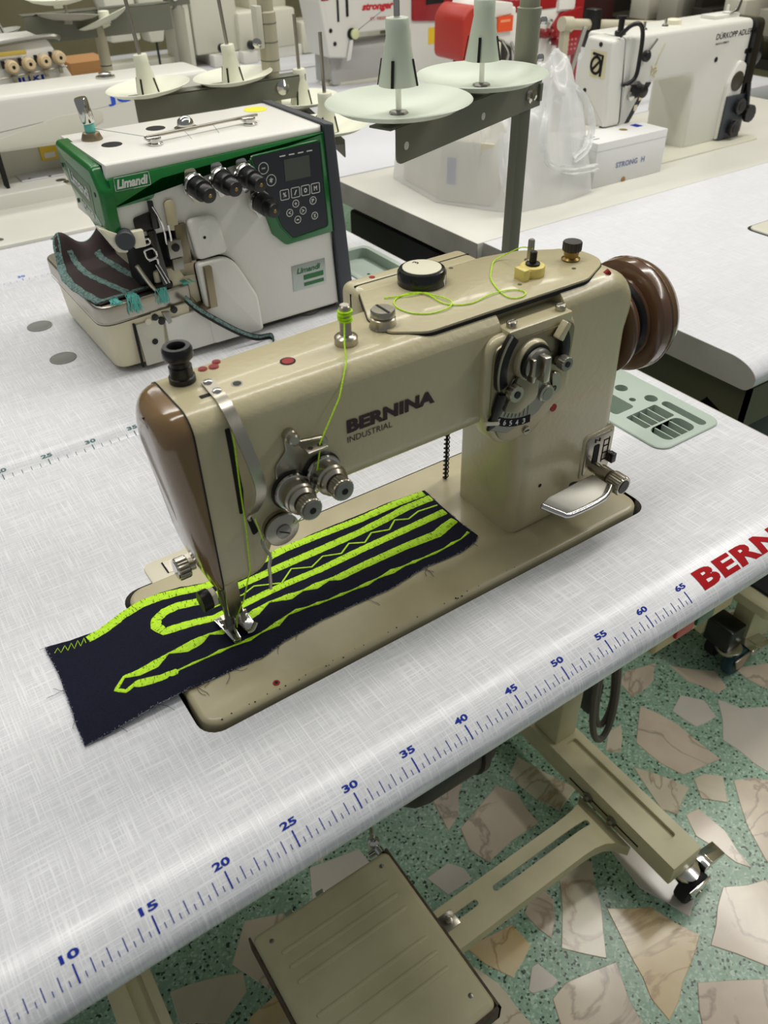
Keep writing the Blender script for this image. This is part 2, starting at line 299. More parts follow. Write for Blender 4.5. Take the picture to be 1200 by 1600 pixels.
# ------------------------------------------------------------------ floor: crazy-paved marble pieces in green terrazzo
def terrazzo():
    m = mat('green_terrazzo', (120,160,130), .3); nt = m.node_tree; b = nt.nodes['Principled BSDF']; L = nt.links
    tc = nd(nt, 'ShaderNodeTexCoord'); v = nd(nt, 'ShaderNodeTexVoronoi'); v.inputs['Scale'].default_value = 290; L.new(tc.outputs['Object'], v.inputs['Vector'])
    sp = nd(nt, 'ShaderNodeSeparateColor'); L.new(v.outputs['Color'], sp.inputs[0])
    cr = nd(nt, 'ShaderNodeValToRGB'); L.new(sp.outputs[0], cr.inputs[0]); e = cr.color_ramp.elements
    e[0].position = 0; e[0].color = lin((40,56,46)); e[1].position = .1; e[1].color = lin((134,168,142))
    for p, c in ((.085,(52,72,58)), (.5,(148,180,154)), (.8,(160,192,168)), (.95,(188,212,192))):
        q = e.new(p); q.color = lin(c)
    L.new(cr.outputs[0], b.inputs['Base Color']); return m
def marble(name, c, c2, vein):
    m = mat(name, c, .22, coat=.2); nt = m.node_tree; b = nt.nodes['Principled BSDF']; L = nt.links
    tc = nd(nt, 'ShaderNodeTexCoord'); oi = nd(nt, 'ShaderNodeObjectInfo')
    ad = nd(nt, 'ShaderNodeVectorMath', operation='MULTIPLY_ADD'); ad.inputs[1].default_value = (7,7,7); cb = nd(nt, 'ShaderNodeCombineXYZ')
    L.new(oi.outputs['Random'], cb.inputs[0]); L.new(oi.outputs['Random'], cb.inputs[1]); L.new(cb.outputs[0], ad.inputs[0]); L.new(tc.outputs['Object'], ad.inputs[2])
    n = nd(nt, 'ShaderNodeTexNoise'); n.inputs['Scale'].default_value = 9; n.inputs['Detail'].default_value = 7; n.inputs['Distortion'].default_value = .8; L.new(ad.outputs[0], n.inputs['Vector'])
    mx = nd(nt, 'ShaderNodeMix', data_type='RGBA'); mx.inputs[6].default_value = lin(c); mx.inputs[7].default_value = lin(c2)
    r = nd(nt, 'ShaderNodeMapRange'); r.inputs[1].default_value = .35; r.inputs[2].default_value = .68; L.new(n.outputs['Fac'], r.inputs[0]); L.new(r.outputs[0], mx.inputs[0])
    n2 = nd(nt, 'ShaderNodeTexNoise'); n2.inputs['Scale'].default_value = 5; n2.inputs['Detail'].default_value = 6; n2.inputs['Distortion'].default_value = 1.6; L.new(ad.outputs[0], n2.inputs['Vector'])
    s1 = nd(nt, 'ShaderNodeMath', operation='SUBTRACT'); s1.inputs[1].default_value = .5; L.new(n2.outputs['Fac'], s1.inputs[0])
    s2 = nd(nt, 'ShaderNodeMath', operation='ABSOLUTE'); L.new(s1.outputs[0], s2.inputs[0])
    r2 = nd(nt, 'ShaderNodeMapRange'); r2.inputs[1].default_value = .022; r2.inputs[2].default_value = 0; r2.inputs[3].default_value = 0; r2.inputs[4].default_value = .55; L.new(s2.outputs[0], r2.inputs[0])
    m2 = nd(nt, 'ShaderNodeMix', data_type='RGBA'); m2.inputs[7].default_value = lin(vein); L.new(mx.outputs[2], m2.inputs[6]); L.new(r2.outputs[0], m2.inputs[0])
    L.new(m2.outputs[2], b.inputs['Base Color']); return m
MARBLES = [marble('amber_marble', (214,188,138), (226,206,166), (150,110,70)), marble('cream_marble', (222,212,188), (206,194,168), (140,104,70)),
           marble('pink_grey_marble', (226,210,186), (206,188,168), (130,110,96)), marble('lilac_grey_marble', (212,204,194), (222,212,196), (214,206,196))]
FX0, FX1, FY0, FY1 = -120, 330, -110, 430
floor = solo('floor', G().box(FX0, FX1, FY0, FY1, FLOOR-4, FLOOR), terrazzo(), kind='structure')
MI = [0,1,2,0,3,2,1,2,2,3,2,1,1,2,2,3,3,2,2,1,2,2,1,3,2,1,0,2]
def area2(p): return sum(p[i-1][0]*p[i][1]-p[i][0]*p[i-1][1] for i in range(len(p)))/2
def stone(poly, mi):
    if area2(poly) < 0: poly = poly[::-1]
    part('stone', rounded_slab(poly, 'z', FLOOR-.05, FLOOR+.1+.05*random.random(), .1, 1, False), MARBLES[mi], floor)
def wob(p):
    o = []
    for i in range(len(p)):
        a = Vector(p[i]); b = Vector(p[(i+1)%len(p)]); o.append(tuple(a)); m = (a+b)/2; n = Vector((-(b-a).y, (b-a).x))*random.uniform(-.05,.05)
        if (b-a).length > 5: o.append(tuple(m+n))
    return o
for p, mi in zip(STONES[:-1], MI): stone(wob(p), mi)
cen = [(sum(q[0] for q in p)/len(p), sum(q[1] for q in p)/len(p), max(math.hypot(q[0]-p[0][0], q[1]-p[0][1]) for q in p)/2) for p in STONES]
for gx in range(-3, 15):
    for gy in range(-3, 16):
        cx = gx*14.5+random.uniform(-2,2); cy = gy*14.5+random.uniform(-2,2)
        if cx > 205 or cy > 205: continue
        R = random.uniform(5.2, 8.2)
        if any(math.hypot(cx-a, cy-b) < R*.75+c*.8 for a, b, c in cen): continue
        k = random.choice((4,5,5,6)); a0 = random.uniform(0, 2*PI)
        stone([(cx+R*random.uniform(.75,1.1)*math.cos(a0+2*PI*i/k+random.uniform(-.25,.25)), cy+R*random.uniform(.75,1.1)*math.sin(a0+2*PI*i/k+random.uniform(-.25,.25))) for i in range(k)], random.choice((0,1,2,2,3)))
solo('wall_back', G().box(FX0, FX1, FY1, FY1+10, FLOOR, 200), WALLPAINT, kind='structure')
solo('wall_right', G().box(FX1, FX1+10, FY0, FY1, FLOOR, 200), WALLPAINT, kind='structure')

# ------------------------------------------------------------------ tables
YF = -1.75
def zprof(d, h=2.2, w=4.6):
    d = min(max(d, 0), w); return -h*(1-math.sqrt(max(0, 1-((w-d)/w)**2)))
def front_profile(yf, yb, th=4.0):
    p = [(yf+4.6*(1-math.cos(t)), -2.2+2.2*math.sin(t)) for t in [PI/2*i/12 for i in range(12, -1, -1)]]
    p += [(yf+1.5*(1-math.cos(t)), -2.2-(th-2.2)*math.sin(t)) for t in [PI/2*i/6 for i in range(1, 7)]]
    return p + [(yb, -th), (yb, 0)]
def on_top(yf, e=.03):                  # wraps flat print over the rolled front edge
    return lambda x, y, z: (x, y, zprof(y-yf)+e)
def bars(g, x, y0, y1, w):
    n = 4
    for i in range(n):
        a = y0+(y1-y0)*i/n; b = y0+(y1-y0)*(i+1)/n
        g.add([(x-w/2,a,0),(x+w/2,a,0),(x+w/2,b,0),(x-w/2,b,0)], [(0,1,2,3)])
def ruler(table, yf, x0, xs, numbers, ink, major=(-1.05,0), lbl=None):
    off = yf-YF; g = G()
    for h in range(int(xs[0]*2), int(xs[1]*2)+1):
        v = h/2; x = x0+v
        if h % 10 == 0: bars(g, x, major[0]+off, major[1]+off, .11)
        elif h % 2 == 0: bars(g, x, -.98+off, -.2+off, .06)
        else: bars(g, x, -.98+off, -.66+off, .05)
    part('ruler_marks', g.map(on_top(yf)), ink, table)
    for v in numbers:
        w = 1.2 if v > 9 else .6
        part('ruler_number', place(text(str(v), .035), (x0+v-w/2, .24+off, 0), (w,0,0), (0,.52,0)).map(on_top(yf)), ink, table)
def castor(t, x, y, zt, rub=RUBBER, dirx=1):
    f = part('castor', G().prism(circ(x, y, 2.1, 16), 'z', zt-.9, zt).prism(roundpoly([(x-2.2, zt-1,0),(x+2.6, zt-1,0),(x+1.8, zt-5.6, .8),(x+.2, zt-5.6,.8)]), 'y', y-2.9, y-2.6)
             .prism(roundpoly([(x-2.2, zt-1,0),(x+2.6, zt-1,0),(x+1.8, zt-5.6, .8),(x+.2, zt-5.6,.8)]), 'y', y-.1, y+.2), CHROME, t, .05, label='chrome castor fork')
    zc = FLOOR+3.0
    part('wheel', G().lathe((x+1.0, y-2.4, zc), [(1.2,0),(2.75,.05),(3.0,.4),(3.0,1.85),(2.75,2.15),(1.2,2.2)], (0,1,0), 28), rub, f, label='dark rubber wheel')
    part('hub', G().lathe((x+1.0, y-3.05, zc), [(.8,0),(.8,.3),(1.5,.5),(1.5,3.0),(.8,3.2),(.8,3.5)], (0,1,0), 16), NICKEL, f)
    part('brake_lever', G().box(x+3.0, x+4.6, y-1.6, y+1.2, zt-2.4, zt-.8).prism(roundpoly([(x+4.7,zt-1.0,.1),(x+8.2,zt-1.8,.3),(x+8.1,zt-2.6,.3),(x+4.7,zt-2.3,.1)]), 'y', y-1.5, y+1.0), CHROME, f, .12)
def box_rail(x0, x1, y0, y1, z0, z1):
    return rounded_slab([(x0,z0),(x1,z0),(x1,z1),(x0,z1)], 'y', y0, y1, .25, 2)
def frame_end(t, x0, x1, y0, y1, yp, paint, rub=RUBBER, groove=True, low=-71.5, top=-67):
    r = part('foot_rail', box_rail(x0, x1, y0, y1, low, top), paint, t)
    if groove: cut(r, rounded_slab(rr(x0+2.5, x0+4.7, y0+3.6, yp-3.5, .5), 'z', top-.7, top+1, .1, 1, False))
    part('leg_post', G().box(x0+.8, x1-.8, yp-2.8, yp+2.8, top-.05, -7), paint, t, .4)
    part('leg_bracket', G().box(x0, x1, y0+8, y1-8, -7.05, -4.0), paint, t, .2)
    castor(t, (x0+x1)/2+1.2, y0+.2, low, rub); castor(t, (x0+x1)/2, y1-4.6, low, rub)
    return r

# main table
T1 = thing('sewing_table', 'white linen-pattern sewing table with blue ruler along its rounded front edge, nearest the camera', 'table', (46, 25, FLOOR))
XL, XR, YB = -22.0, 91.9, 52.9
top1 = part('table_top', G().prism(front_profile(YF, YB), 'x', XL, XR), LINEN, T1, ang=25)
cut(top1, G().prism(rr(23.15, 71.35, 9.75, 28.35, 1.7, 6), 'z', -3.2, 1))
cut(top1, G().prism(rr(80.3, 89.9, 15.9, 40.2, 1.2, 6), 'z', -3.4, 1))
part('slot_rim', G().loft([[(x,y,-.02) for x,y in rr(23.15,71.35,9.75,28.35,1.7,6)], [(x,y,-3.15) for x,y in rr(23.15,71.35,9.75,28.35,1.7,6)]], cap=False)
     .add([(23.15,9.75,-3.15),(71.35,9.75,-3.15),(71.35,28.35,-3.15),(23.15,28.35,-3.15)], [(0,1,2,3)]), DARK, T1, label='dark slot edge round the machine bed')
def end_band(yf, yb, x0, x1): return G().prism(front_profile(yf, yb), 'x', x0, x1)
part('edge_band', end_band(YF, YB, XR, XR+.15), EDGE, T1)
ruler(T1, YF, 0, (0, 65), range(5, 66, 5), INKBLUE)
part('lettering', place(text('BERNINA', .045, 1.1, 0, 14), (67.05, -.78, 0), (20.6,0,0), (0,1.86,0)).map(on_top(YF, .035)), INKRED, T1, label='bold red lettering reading BERNINA')
rail = frame_end(T1, 82.6, 88.9, -1.4, 52, 27.5, RAILPAINT)
frame_end(T1, 6.6, 12.6, 17, 52, 34, RAILPAINT)
# slotted crossbar that carries the treadle
def bar_ring(x, z, h): return [(x, 8.6-h, z-2.6), (x, 8.5-h, z), (x, 14.9+h, z), (x, 15.0+h, z-2.6), (x, 14.7+h, z-2.6), (x, 14.6+h, z-.3), (x, 8.8-h, z-.3), (x, 8.9-h, z-2.6)]
bar = part('crossbar', G().loft([bar_ring(x, z, h) for x, z, h in ((12.4,-69,0),(50,-69,0),(74,-69,0),(76.5,-69.1,.1),(78.6,-69.5,.4),(80.2,-70.2,.9),(81.4,-71,1.6),(82.6,-71.8,2.4))]), RAILPAINT, T1, ang=50)
for a, b in ((59.3, 79.3), (48, 56.2)): cut(bar, G().prism(rr(a, b, 11.9, 12.9, .45, 5), 'z', -75, -66))
part('side_slot', G().box(82.5, 82.66, 5.0, 20.0, -70.1, -69.8), DARK, rail)
for y in (15.6, 10.4): part('bolt', G().lathe((82.5, y, -69.9), [(.95,0),(.95,.25),(.6,.3),(.55,.8),(.3,.85)], (-1,0,0), 6), STEEL, rail)
part('slot_nut', G().box(49.6, 52.2, 11.3, 13.7, -69, -68.75).lathe((50.9, 12.5, -68.75), [(.65,0),(.65,.5),(.35,.55)], (0,0,1), 6), NICKEL, bar, .06)

# treadle
TR = thing('treadle', 'worn cream-green metal foot treadle under the front edge of the near table', 'pedal', (37, 12, -64))
ped = rounded_slab(rr(25.5, 47.6, -1.5, 23.6, 1.0, 4), 'z', -64.2, -62, .7, 3)
part('tread_plate', ped, RAILPAINT, TR)
for y in (5.5, 7.9, 10.2, 15.0, 17.2, 19.4):
    part('tread_rib', G().prism(rr(28, 45.2, y-.3, y+.3, .28, 3), 'z', -62.05, -61.86), RAILPAINT, TR, .08)
for x, y in ((27.6,21.6),(45.6,21.8),(45.4,1.2),(27.6,1.0)): part('screw', G().lathe((x,y,-62.05), [(.33,0),(.33,.1),(.2,.16)], n=10), STEEL, TR)
part('edge_frame', G().box(25.2, 47.9, -1.9, -1.5, -66, -62.6).box(47.6, 47.95, -1.9, 24, -66, -62.6).box(25.2, 25.5, -1.9, 24, -66, -62.6), mat('rusty_dark_edge', (92,76,62), .6, var=30, vscale=60), TR)
part('pivot_bracket', G().box(26, 27, 10, 15, -69.05, -64).box(46, 47, 10, 15, -69.05, -64), RAILPAINT, TR)
part('pull_rod', G().tube([(47.2,26.4,-64),(47.0,26.6,-60),(46.2,31.8,-42),(45.4,36,-12)], .35), CHROME, TR)
part('rod_joint', G().lathe((47.2,24.0,-64.0), [(.5,0),(.7,.2),(.7,1.2),(.4,1.4),(.4,2.6)], (0,1,0), 12).lathe((47.2,26.4,-65), [(.6,0),(.9,.3),(.9,1.6),(.5,2)], (0,0,1), 12).lathe((45.4,25.2,-64.2), [(.4,0),(.5,.1),(.5,1.4)], (1,0,0), 10), CHROME, TR)
part('hinge_wing', G().box(36, 37.2, 23.5, 24.7, -64.5, -63.6).box(31, 32.2, 23.5, 24.7, -64.5, -63.6), CHROME, TR, .1)

# switch box, motor and cable under the table
SW = thing('switch_box', 'beige power switch box with red and green buttons hanging under the table front', 'switch', (74.5, 7, -14))
part('housing', rounded_slab(rr(68.2, 81.2, 3.1, 11, .5, 3), 'z', -14.2, -4.0, .5, 2), mat('yellowed_beige_plastic', (196,174,124), .45), SW)
for x, m, l in ((72.4, mat('red_button_plastic', (196,24,44), .35), 'red stop button'), (75.7, mat('green_button_plastic', (16,96,74), .35), 'green start button')):
    part('button', rounded_slab(rr(x-1.4, x+1.4, -13.2, -10.6, .4, 3), 'y', 3.2, 2.75, .15, 2), m, SW, label=l)
part('label_plate', G().box(77.6, 80.0, 3.05, 3.1, -12.3, -10.7), INKWHITE, SW)
MO = thing('clutch_motor', 'round black motor hanging under the near table behind the front edge', 'motor', (60, 26, -60))
part('motor_housing', G().lathe((47, 24, -42.5), [(2,0),(5.2,.6),(6.4,2.2),(6.8,4),(6.8,12),(6.3,15),(4,16.5),(2,16.7)], (1,0,0), 32), MOTORBLACK, MO)
part('cooling_ring', G().lathe((59.2, 24, -42.5), [(6.9,0),(7.2,.2),(7.2,1.2),(6.9,1.4)], (1,0,0), 32), BLACK, MO)
part('mount', G().box(50, 58, 21, 27, -38, -4.1), MOTORBLACK, MO, .4)
part('drain_plug', G().lathe((56.5, 22.5, -50.6), [(.5,0),(.5,1.2)], (0,0,1), 10), mat('red_brown_plug', (120,50,34), .5), MO)
CB = thing('power_cable', 'coiled grey power cable with a dark plug hanging under the table', 'cable', (82, 18, -52))
part('cable_loop', G().tube(smooth_path([(84,20,-12),(86,19.4,-34),(88.2,19,-50),(88,18.6,-57.5),(86.2,18.3,-60),(84,18.4,-57),(82.6,18.7,-48),(82.6,19.4,-30)]), .55, 8), CABLE, CB)
part('cable_loop', G().tube(smooth_path([(86,20.6,-12),(87.4,20.2,-40),(89,19.8,-54),(87.2,19.6,-58.5),(84.6,19.4,-52),(83.6,19.8,-30)]), .5, 8), CABLE, CB)
part('plug', G().box(84.4, 87.0, 20.4, 22.4, -55, -49).lathe((85.7,21.4,-49), [(1,0),(.6,2.5)], (0,0,1), 10), mat('dark_grey_plug', (62,62,64), .5), CB, .4)

# tool tray let into the table beside the wheel
TT = thing('tool_tray', 'pale grey-green plastic tool tray let into the near table beside the hand wheel', 'tray', (85, 28, -3))
tr = G().loft([[(x,y,z) for x,y in rr(79.9+d, 90.3-d, 15.5+d, 40.6-d, 1.6-d*.9, 6)] for d, z in ((.5,-3.1),(.5,.03),(0,.03),(0,.14),(.1,.22))])
tray = part('tray_body', tr, TRAYGREEN, TT)
for c in ([rr(81.9,86.9,16.4,19.3,.9,5)], [rr(81.9,86.9,19.6,22.6,.25,3)], [rr(87.5,88.7,16.3,22.4,.55,5)], [rr(81.4,84.6,23.6,38,.5,4)]):
    cut(tray, G().prism(c[0], 'z', -2.2, 1))
for c in ((87.6,23.8,.8),(85.6,24.9,.42),(86.6,27.6,.8)): cut(tray, G().prism(circ(*c), 'z', -1.6, 1))
for x in (83.15, 84.4, 85.65): part('divider', G().box(x-.07, x+.07, 16.4, 22.6, -2.2, .05), TRAYGREEN, TT)
part('divider', G().box(81.9, 86.9, 19.3, 19.6, -2.2, .2), TRAYGREEN, TT)

# cream bobbin tray at the back left of the bed
BT = thing('slide_plate', 'cream plastic slide plate set in the table behind the machine bed, left end', 'plate', (29, 30, -1))
bp_ = part('plate', rounded_slab(rr(26.2, 36.5, 26.5, 30.9, .9, 5), 'z', -.6, .2, .12, 2, False), CREAMPLASTIC, BT)
part('metal_window', G().box(28.0, 31.0, 28.45, 30.1, .18, .24), NICKEL, BT, label='bright metal window')
part('window_edge', G().box(27.85, 28.0, 28.45, 30.1, .18, .27), DARK, BT)
# ------------------------------------------------------------------ the beige zigzag machine
B = thing('sewing_machine', 'beige industrial sewing machine with brown face cover and brown hand wheel, nearest the camera', 'sewing machine', (47, 18, 0))
YFc, YBk, ZT = 13.85, 22.7, 24.0
part('bed', rounded_slab(rr(23.55, 70.75, 10.2, 28.0, 1.6, 6), 'z', -2.9, .45, .45, 4, False), BEIGEBED, B)
prof = roundpoly([(28,ZT,0),(28,8.8,0),(31.9,8.8,2.4),(34.2,14.3,3.2),(56.6,14.3,2.6),(56.7,-.2,0),(69.5,-.2,0),(69.0,10,6),(68.7,18.5,5),(69.3,21.5,4),(67.4,ZT,3.4),(62,ZT,0)], 7)
def body_ring(d, y): return [(max(u, 28) if abs(prof[i][0]-28) > .01 else 28, y, v) for i, (u, v) in enumerate(inset(prof, d))]
L = []
for k in range(7):
    t = PI/2*k/6; L.append((1.7*(1-math.sin(t)), YFc+1.7*(1-math.cos(t))))
for k in range(1, 7):
    t = PI/2*k/6; L.append((1.5*(1-math.cos(t)), YBk-1.5*(1-math.sin(t))))
body = part('body', G().loft([body_ring(d, y) for d, y in L]).map(lambda x, y, z: (x, y-max(0, y-17)/5.7*2.0*max(0, min(1, (50-x)/22))**1.2, z)), BEIGE, B, ang=30)
cut(body, G().box(53.4, 60.1, 12, 15.6, 22.75, 26))
# brown domed face cover: loft of rounded rectangles in the y-z plane
def cov(x, ins, low, rad):
    return [(x - (.0 if z > 12 else 0), y, z) for y, z in rr(13.75+ins, 20.8-ins, 8.75+low, 24.1-ins*.6, rad, 7)]
rings = []
for k in range(9):
    t = PI/2*k/8; rings.append(cov(28.0-2.25*math.sin(t), 2.0*(1-math.cos(t)), 2.5*(1-math.cos(t)), 1.6+.6*k/8))
def bulge(x, y, z):                     # the dome is deepest near the top and thins towards the chin
    f = (28.0-x)/2.25; s = max(.28, min(1, (z-5)/14)); return (28.0-1.95*f*s, y, z)
part('face_cover', G().loft(rings).map(bulge), BROWN, B, ang=50)
part('cover_seam', G().loft([[(x, y, z) for y, z in rr(13.7, 20.85, 8.7, 24.15, 1.6, 7)] for x in (27.98, 28.1)], cap=False), DARK, B)
part('cover_screw', G().lathe((26.75, 19.2, 22.9), [(.3,0),(.3,.3)], (-1,.2,.3), 10), DARK, B)
# top cover plate and rear gear box
ZT = 24.6; SHIFT[:] = [.72, 1.2, -.6]        # the lid fittings below are given on a plane 0.6 cm higher
tcp = roundpoly([(44.0,15.2,.8),(46.3,13.55,2.2),(62.5,13.55,2.5),(66.6,15.6,2.5),(66.4,19.0,2.5),(62,21.6,2),(58.6,22.3,0),(46,22.3,0),(44.0,18,1.5)], 6)
part('top_cover', rounded_slab(tcp, 'z', ZT-.3, ZT+.22, .08, 2, False), BEIGE, B)
part('cover_seam_line', G().prism(inset(tcp, -.07), 'z', ZT-.3, ZT+.03), DARK, B)
part('rear_box', rounded_slab(rr(46.0, 58.6, 12.4, 24.75, .8, 5), 'y', 22.0, 25.4, .7, 4), BEIGE, B)
part('box_seam', G().box(46.4, 58.2, 23.6, 23.72, 24.0, 24.78).box(45.96, 46.02, 23.6, 23.72, 13, 24.2), DARK, B)
SHIFT[:] = [0, 0, 0]
# dial boss on the front
boss = roundpoly([(51.5,22.6,1.6),(51.5,16.2,3),(53.0,12.5,2.6),(57.0,12.3,2.2),(60.6,15.6,2.0),(60.9,22.6,1.6)], 6)
part('dial_boss', rounded_slab(boss, 'y', 15.0, 13.05, .55, 4, False), BEIGE, B)
part('dial_plate', rounded_slab(inset(boss, .45), 'y', 13.1, 12.85, .08, 2, False), mat('aged_metal_plate', (150,142,116), .35, .8), B)
sh = part('boss_shelf', G().box(53.45, 60.05, 12.95, 15.5, 22.0, 22.95), BEIGE, B, .2)
for x in (54.2, 59.3):
    s_ = part('slotted_screw', G().lathe((x, 13.7, 22.95), [(.42,0),(.42,.4),(.36,.46)], n=16), NICKEL, B)
    part('screw_slot', G().box(x-.36, x+.36, 13.65, 13.75, 23.4, 23.43), DARK, s_)
# stitch-width mechanism on the plate (front plane y = 12.85)
yp = 12.85
SHIFT[:] = [-1.15, 0, .7]
dc = (57.3, 19.6)
def arc(cx, cz, r0, r1, a0, a1, n=14):
    A = [math.radians(a0+(a1-a0)*i/n) for i in range(n+1)]
    return [(cx+r1*math.cos(a), cz+r1*math.sin(a)) for a in A] + [(cx+r0*math.cos(a), cz+r0*math.sin(a)) for a in reversed(A)]
part('scale_plate', rounded_slab(roundpoly([(55.2,18.2,.4),(58.6,18.2,.4),(59.8,15.6,.8),(58.2,14.0,.6),(55,13.2,.4),(52.6,14.4,.3)], 3), 'y', yp, yp-.12, .05, 1, False), STEEL, B)
part('number_band', G().prism(arc(57.3, 20.2, 6.05, 6.75, 227, 271), 'y', yp-.12, yp-.17), INKBLACK, B)
for n_, a in zip('876543', (231.5,238,244.5,251,257.5,264.5)):
    a = math.radians(a); x, z = 57.3+6.4*math.cos(a), 20.2+6.4*math.sin(a)
    part('number', place(text(n_, .02), (x-.16, yp-.19, z-.24), (.32,0,0), (0,0,.48)), INKWHITE, B)
for k in range(9):
    a = math.radians(233+k*4.4); part('scale_line', G().band([(57.3+4.9*math.cos(a), yp-.125, 20.2+4.9*math.sin(a)), (57.3+5.95*math.cos(a), yp-.125, 20.2+5.95*math.sin(a))], (.07*math.sin(a)*-1, 0, .07*math.cos(a)), (0,-.05,0)), INKWHITE if k < 2 else NICKEL, B)
part('slotted_arm', G().prism(arc(57.6, 19.3, 3.5, 4.5, 137, 200), 'y', yp, yp-.5), DARKMETAL, B, .08)
part('slotted_arm', G().prism(arc(57.2, 19.3, 2.7, 3.6, -28, 42), 'y', yp, yp-.45), DARKMETAL, B, .08)
part('arm_rim', G().prism(arc(57.6, 19.3, 4.42, 4.55, 138, 198), 'y', yp-.5, yp-.62), NICKEL, B)
part('pointer_arm', G().prism(roundpoly([(53.6,17.4,.2),(54.5,17.1,.2),(53.4,14.5,.1),(52.6,14.3,.1)]), 'y', yp-.1, yp-.35), DARKMETAL, B, .05)
part('stop_lever', G().prism(roundpoly([(58.9,20.8,.15),(59.8,22.0,.1),(60.2,21.7,.1),(59.5,20.4,.15)]), 'y', yp-.1, yp-.8), BEIGE, B, .08)
part('sector', G().prism(roundpoly([(55.4,18.4,.4),(57.6,18.6,.3),(57.8,15.8,.9),(55.8,14.9,.6),(54.2,15.6,.3)]), 'y', yp-.12, yp-.42), mat('grey_beige_metal', (142,136,112), .35, .8), B, .06)
SHIFT[:] = [-1.6, 0, .4]
part('hub_collar', G().lathe((57.3, yp+.1, 19.7), [(1.75,0),(1.75,.35),(1.6,.6),(1.45,.62)], (0,-1,0), 32), BEIGE, B)
hub = part('selector_hub', G().lathe((57.2, yp-.6, 19.7), [(1.3,0),(1.3,.5),(1.15,.65),(.9,.7)], (0,-1,0), 32), STEEL, B)
part('selector_key', G().box(56.95, 57.6, yp-2.1, yp-1.0, 18.5, 20.7), NICKEL, hub, .15)
part('selector_arm', G().box(56.1, 56.4, yp-1.7, yp-1.0, 18.6, 20.6), NICKEL, hub, .1)
part('ring_rim', G().lathe((57.3, yp-.5, 19.7), [(1.5,0),(1.5,.25),(1.38,.3)], (0,-1,0), 32), DARKMETAL, hub)
SHIFT[:] = [-1.15, 0, .7]
def knurl_knob(c, r, h, n=40, d=(0,-1,0)):
    g = G().lathe(c, [(r*.55,0),(r*.55,h*.35)], d, 20)
    dv = Vector(d).normalized(); u = dv.orthogonal().normalized(); w = dv.cross(u); c = Vector(c)
    rg = []
    for hh, s in ((h*.35,.94),(h*.42,1),(h*.93,1),(h,.94)):
        rg.append([c+dv*hh+(u*math.cos(2*PI*i/n)+w*math.sin(2*PI*i/n))*r*s*(1 if i % 2 else .95) for i in range(n)])
    g.loft(rg); g.ang = 14; return g
k1 = part('clamp_knob', knurl_knob((54.5, yp-.4, 17.6), .72, 1.0, 32), NICKEL, B)
part('knob_center', G().lathe((54.5, yp-1.41, 17.6), [(.3,0),(.3,.06)], (0,-1,0), 12), DARKMETAL, k1)
k1 = part('clamp_knob', knurl_knob((59.7, yp-.2, 18.6), .62, 1.2, 32), STEEL, B)
part('knob_center', G().lathe((59.7, yp-1.41, 18.6), [(.25,0),(.25,.06)], (0,-1,0), 12), DARKMETAL, k1)
part('ribbed_boss', G().lathe((58.9, yp-.12, 15.7), [(.8,0),(.8,.2),(.7,.28)], (0,-1,0), 24), NICKEL, B)
part('round_window', G().lathe((58.9, yp-.4, 15.7), [(.55,0),(.55,.03)], (0,-1,0), 20), STEEL, B)
part('small_dial', rounded_slab(roundpoly([(59.3,17.6,.3),(60.3,17.2,.3),(60.6,15.6,.4),(59.7,15.2,.3)]), 'y', yp, yp-.3, .08, 1, False), NICKEL, B)
part('number', place(text('0', .02), (59.55, yp-.33, 15.7), (.36,0,0), (0,0,.5)), INKBLACK, B)
part('pointer_bar', G().tube([(52.3,yp-.35,15.2),(53.7,yp-.35,14.75)], .16, 8), CREAMPLASTIC, B)
SHIFT[:] = [0, 0, 0]
s_ = part('slotted_screw', G().lathe((56.1, yp, 13.3), [(.36,0),(.36,.12)], (0,-1,0), 16), NICKEL, B)
part('screw_slot', G().box(55.85, 56.35, yp-.15, yp-.12, 13.25, 13.35), DARK, s_)
part('red_dot', G().lathe((60.1, 13.85, 13.6), [(.36,0),(.36,.1)], (0,-1,0), 16), RED, B)
# lettering
part('lettering', place(text('BERNINA', .055, 1.03), (39.2, 13.8, 18.85), (7.85,0,-.12), (0,0,1.12)), BURGUNDY, B, label='dark burgundy lettering reading BERNINA')
part('lettering', place(text('INDUSTRIAL', .0, 1.0), (39.2, 13.8, 18.05), (3.9,0,-.06), (0,0,.52)), BURGUNDY, B, label='thin lettering reading INDUSTRIAL')
# hand wheel
wh = part('hand_wheel', G().lathe((69.2, 18.5, 16.9), [(1.2,.2),(4.5,.2),(4.7,.35),(4.7,.6),(4.5,.7),(4.2,1.4),(3.5,1.6),(3.4,2.5),(4.0,2.75),(4.05,2.95),(4.0,3.05),(4.9,3.1),(5.25,3.4),(5.35,4.1),(5.2,5.2),(4.85,5.9),(4.3,6.2),(0.5,6.2)], (1,0,0), 56), WHEELBROWN, B)
part('belt_groove', G().lathe((70.6, 18.5, 16.9), [(4.1,0),(3.6,.25),(3.55,1.05),(3.9,1.3)], (1,0,0), 48), BLACK, wh)
part('wheel_rim_line', G().lathe((73.6, 18.5, 16.9), [(5.33,0),(5.4,.1),(5.4,.2),(5.33,.3)], (1,0,0), 48), WHEELBROWN, wh)
part('red_plug', G().lathe((65.7, 15.2, 23.75), [(.28,0),(.28,.45),(.18,.5)], (.6,-.3,.6), 12), RED, B)
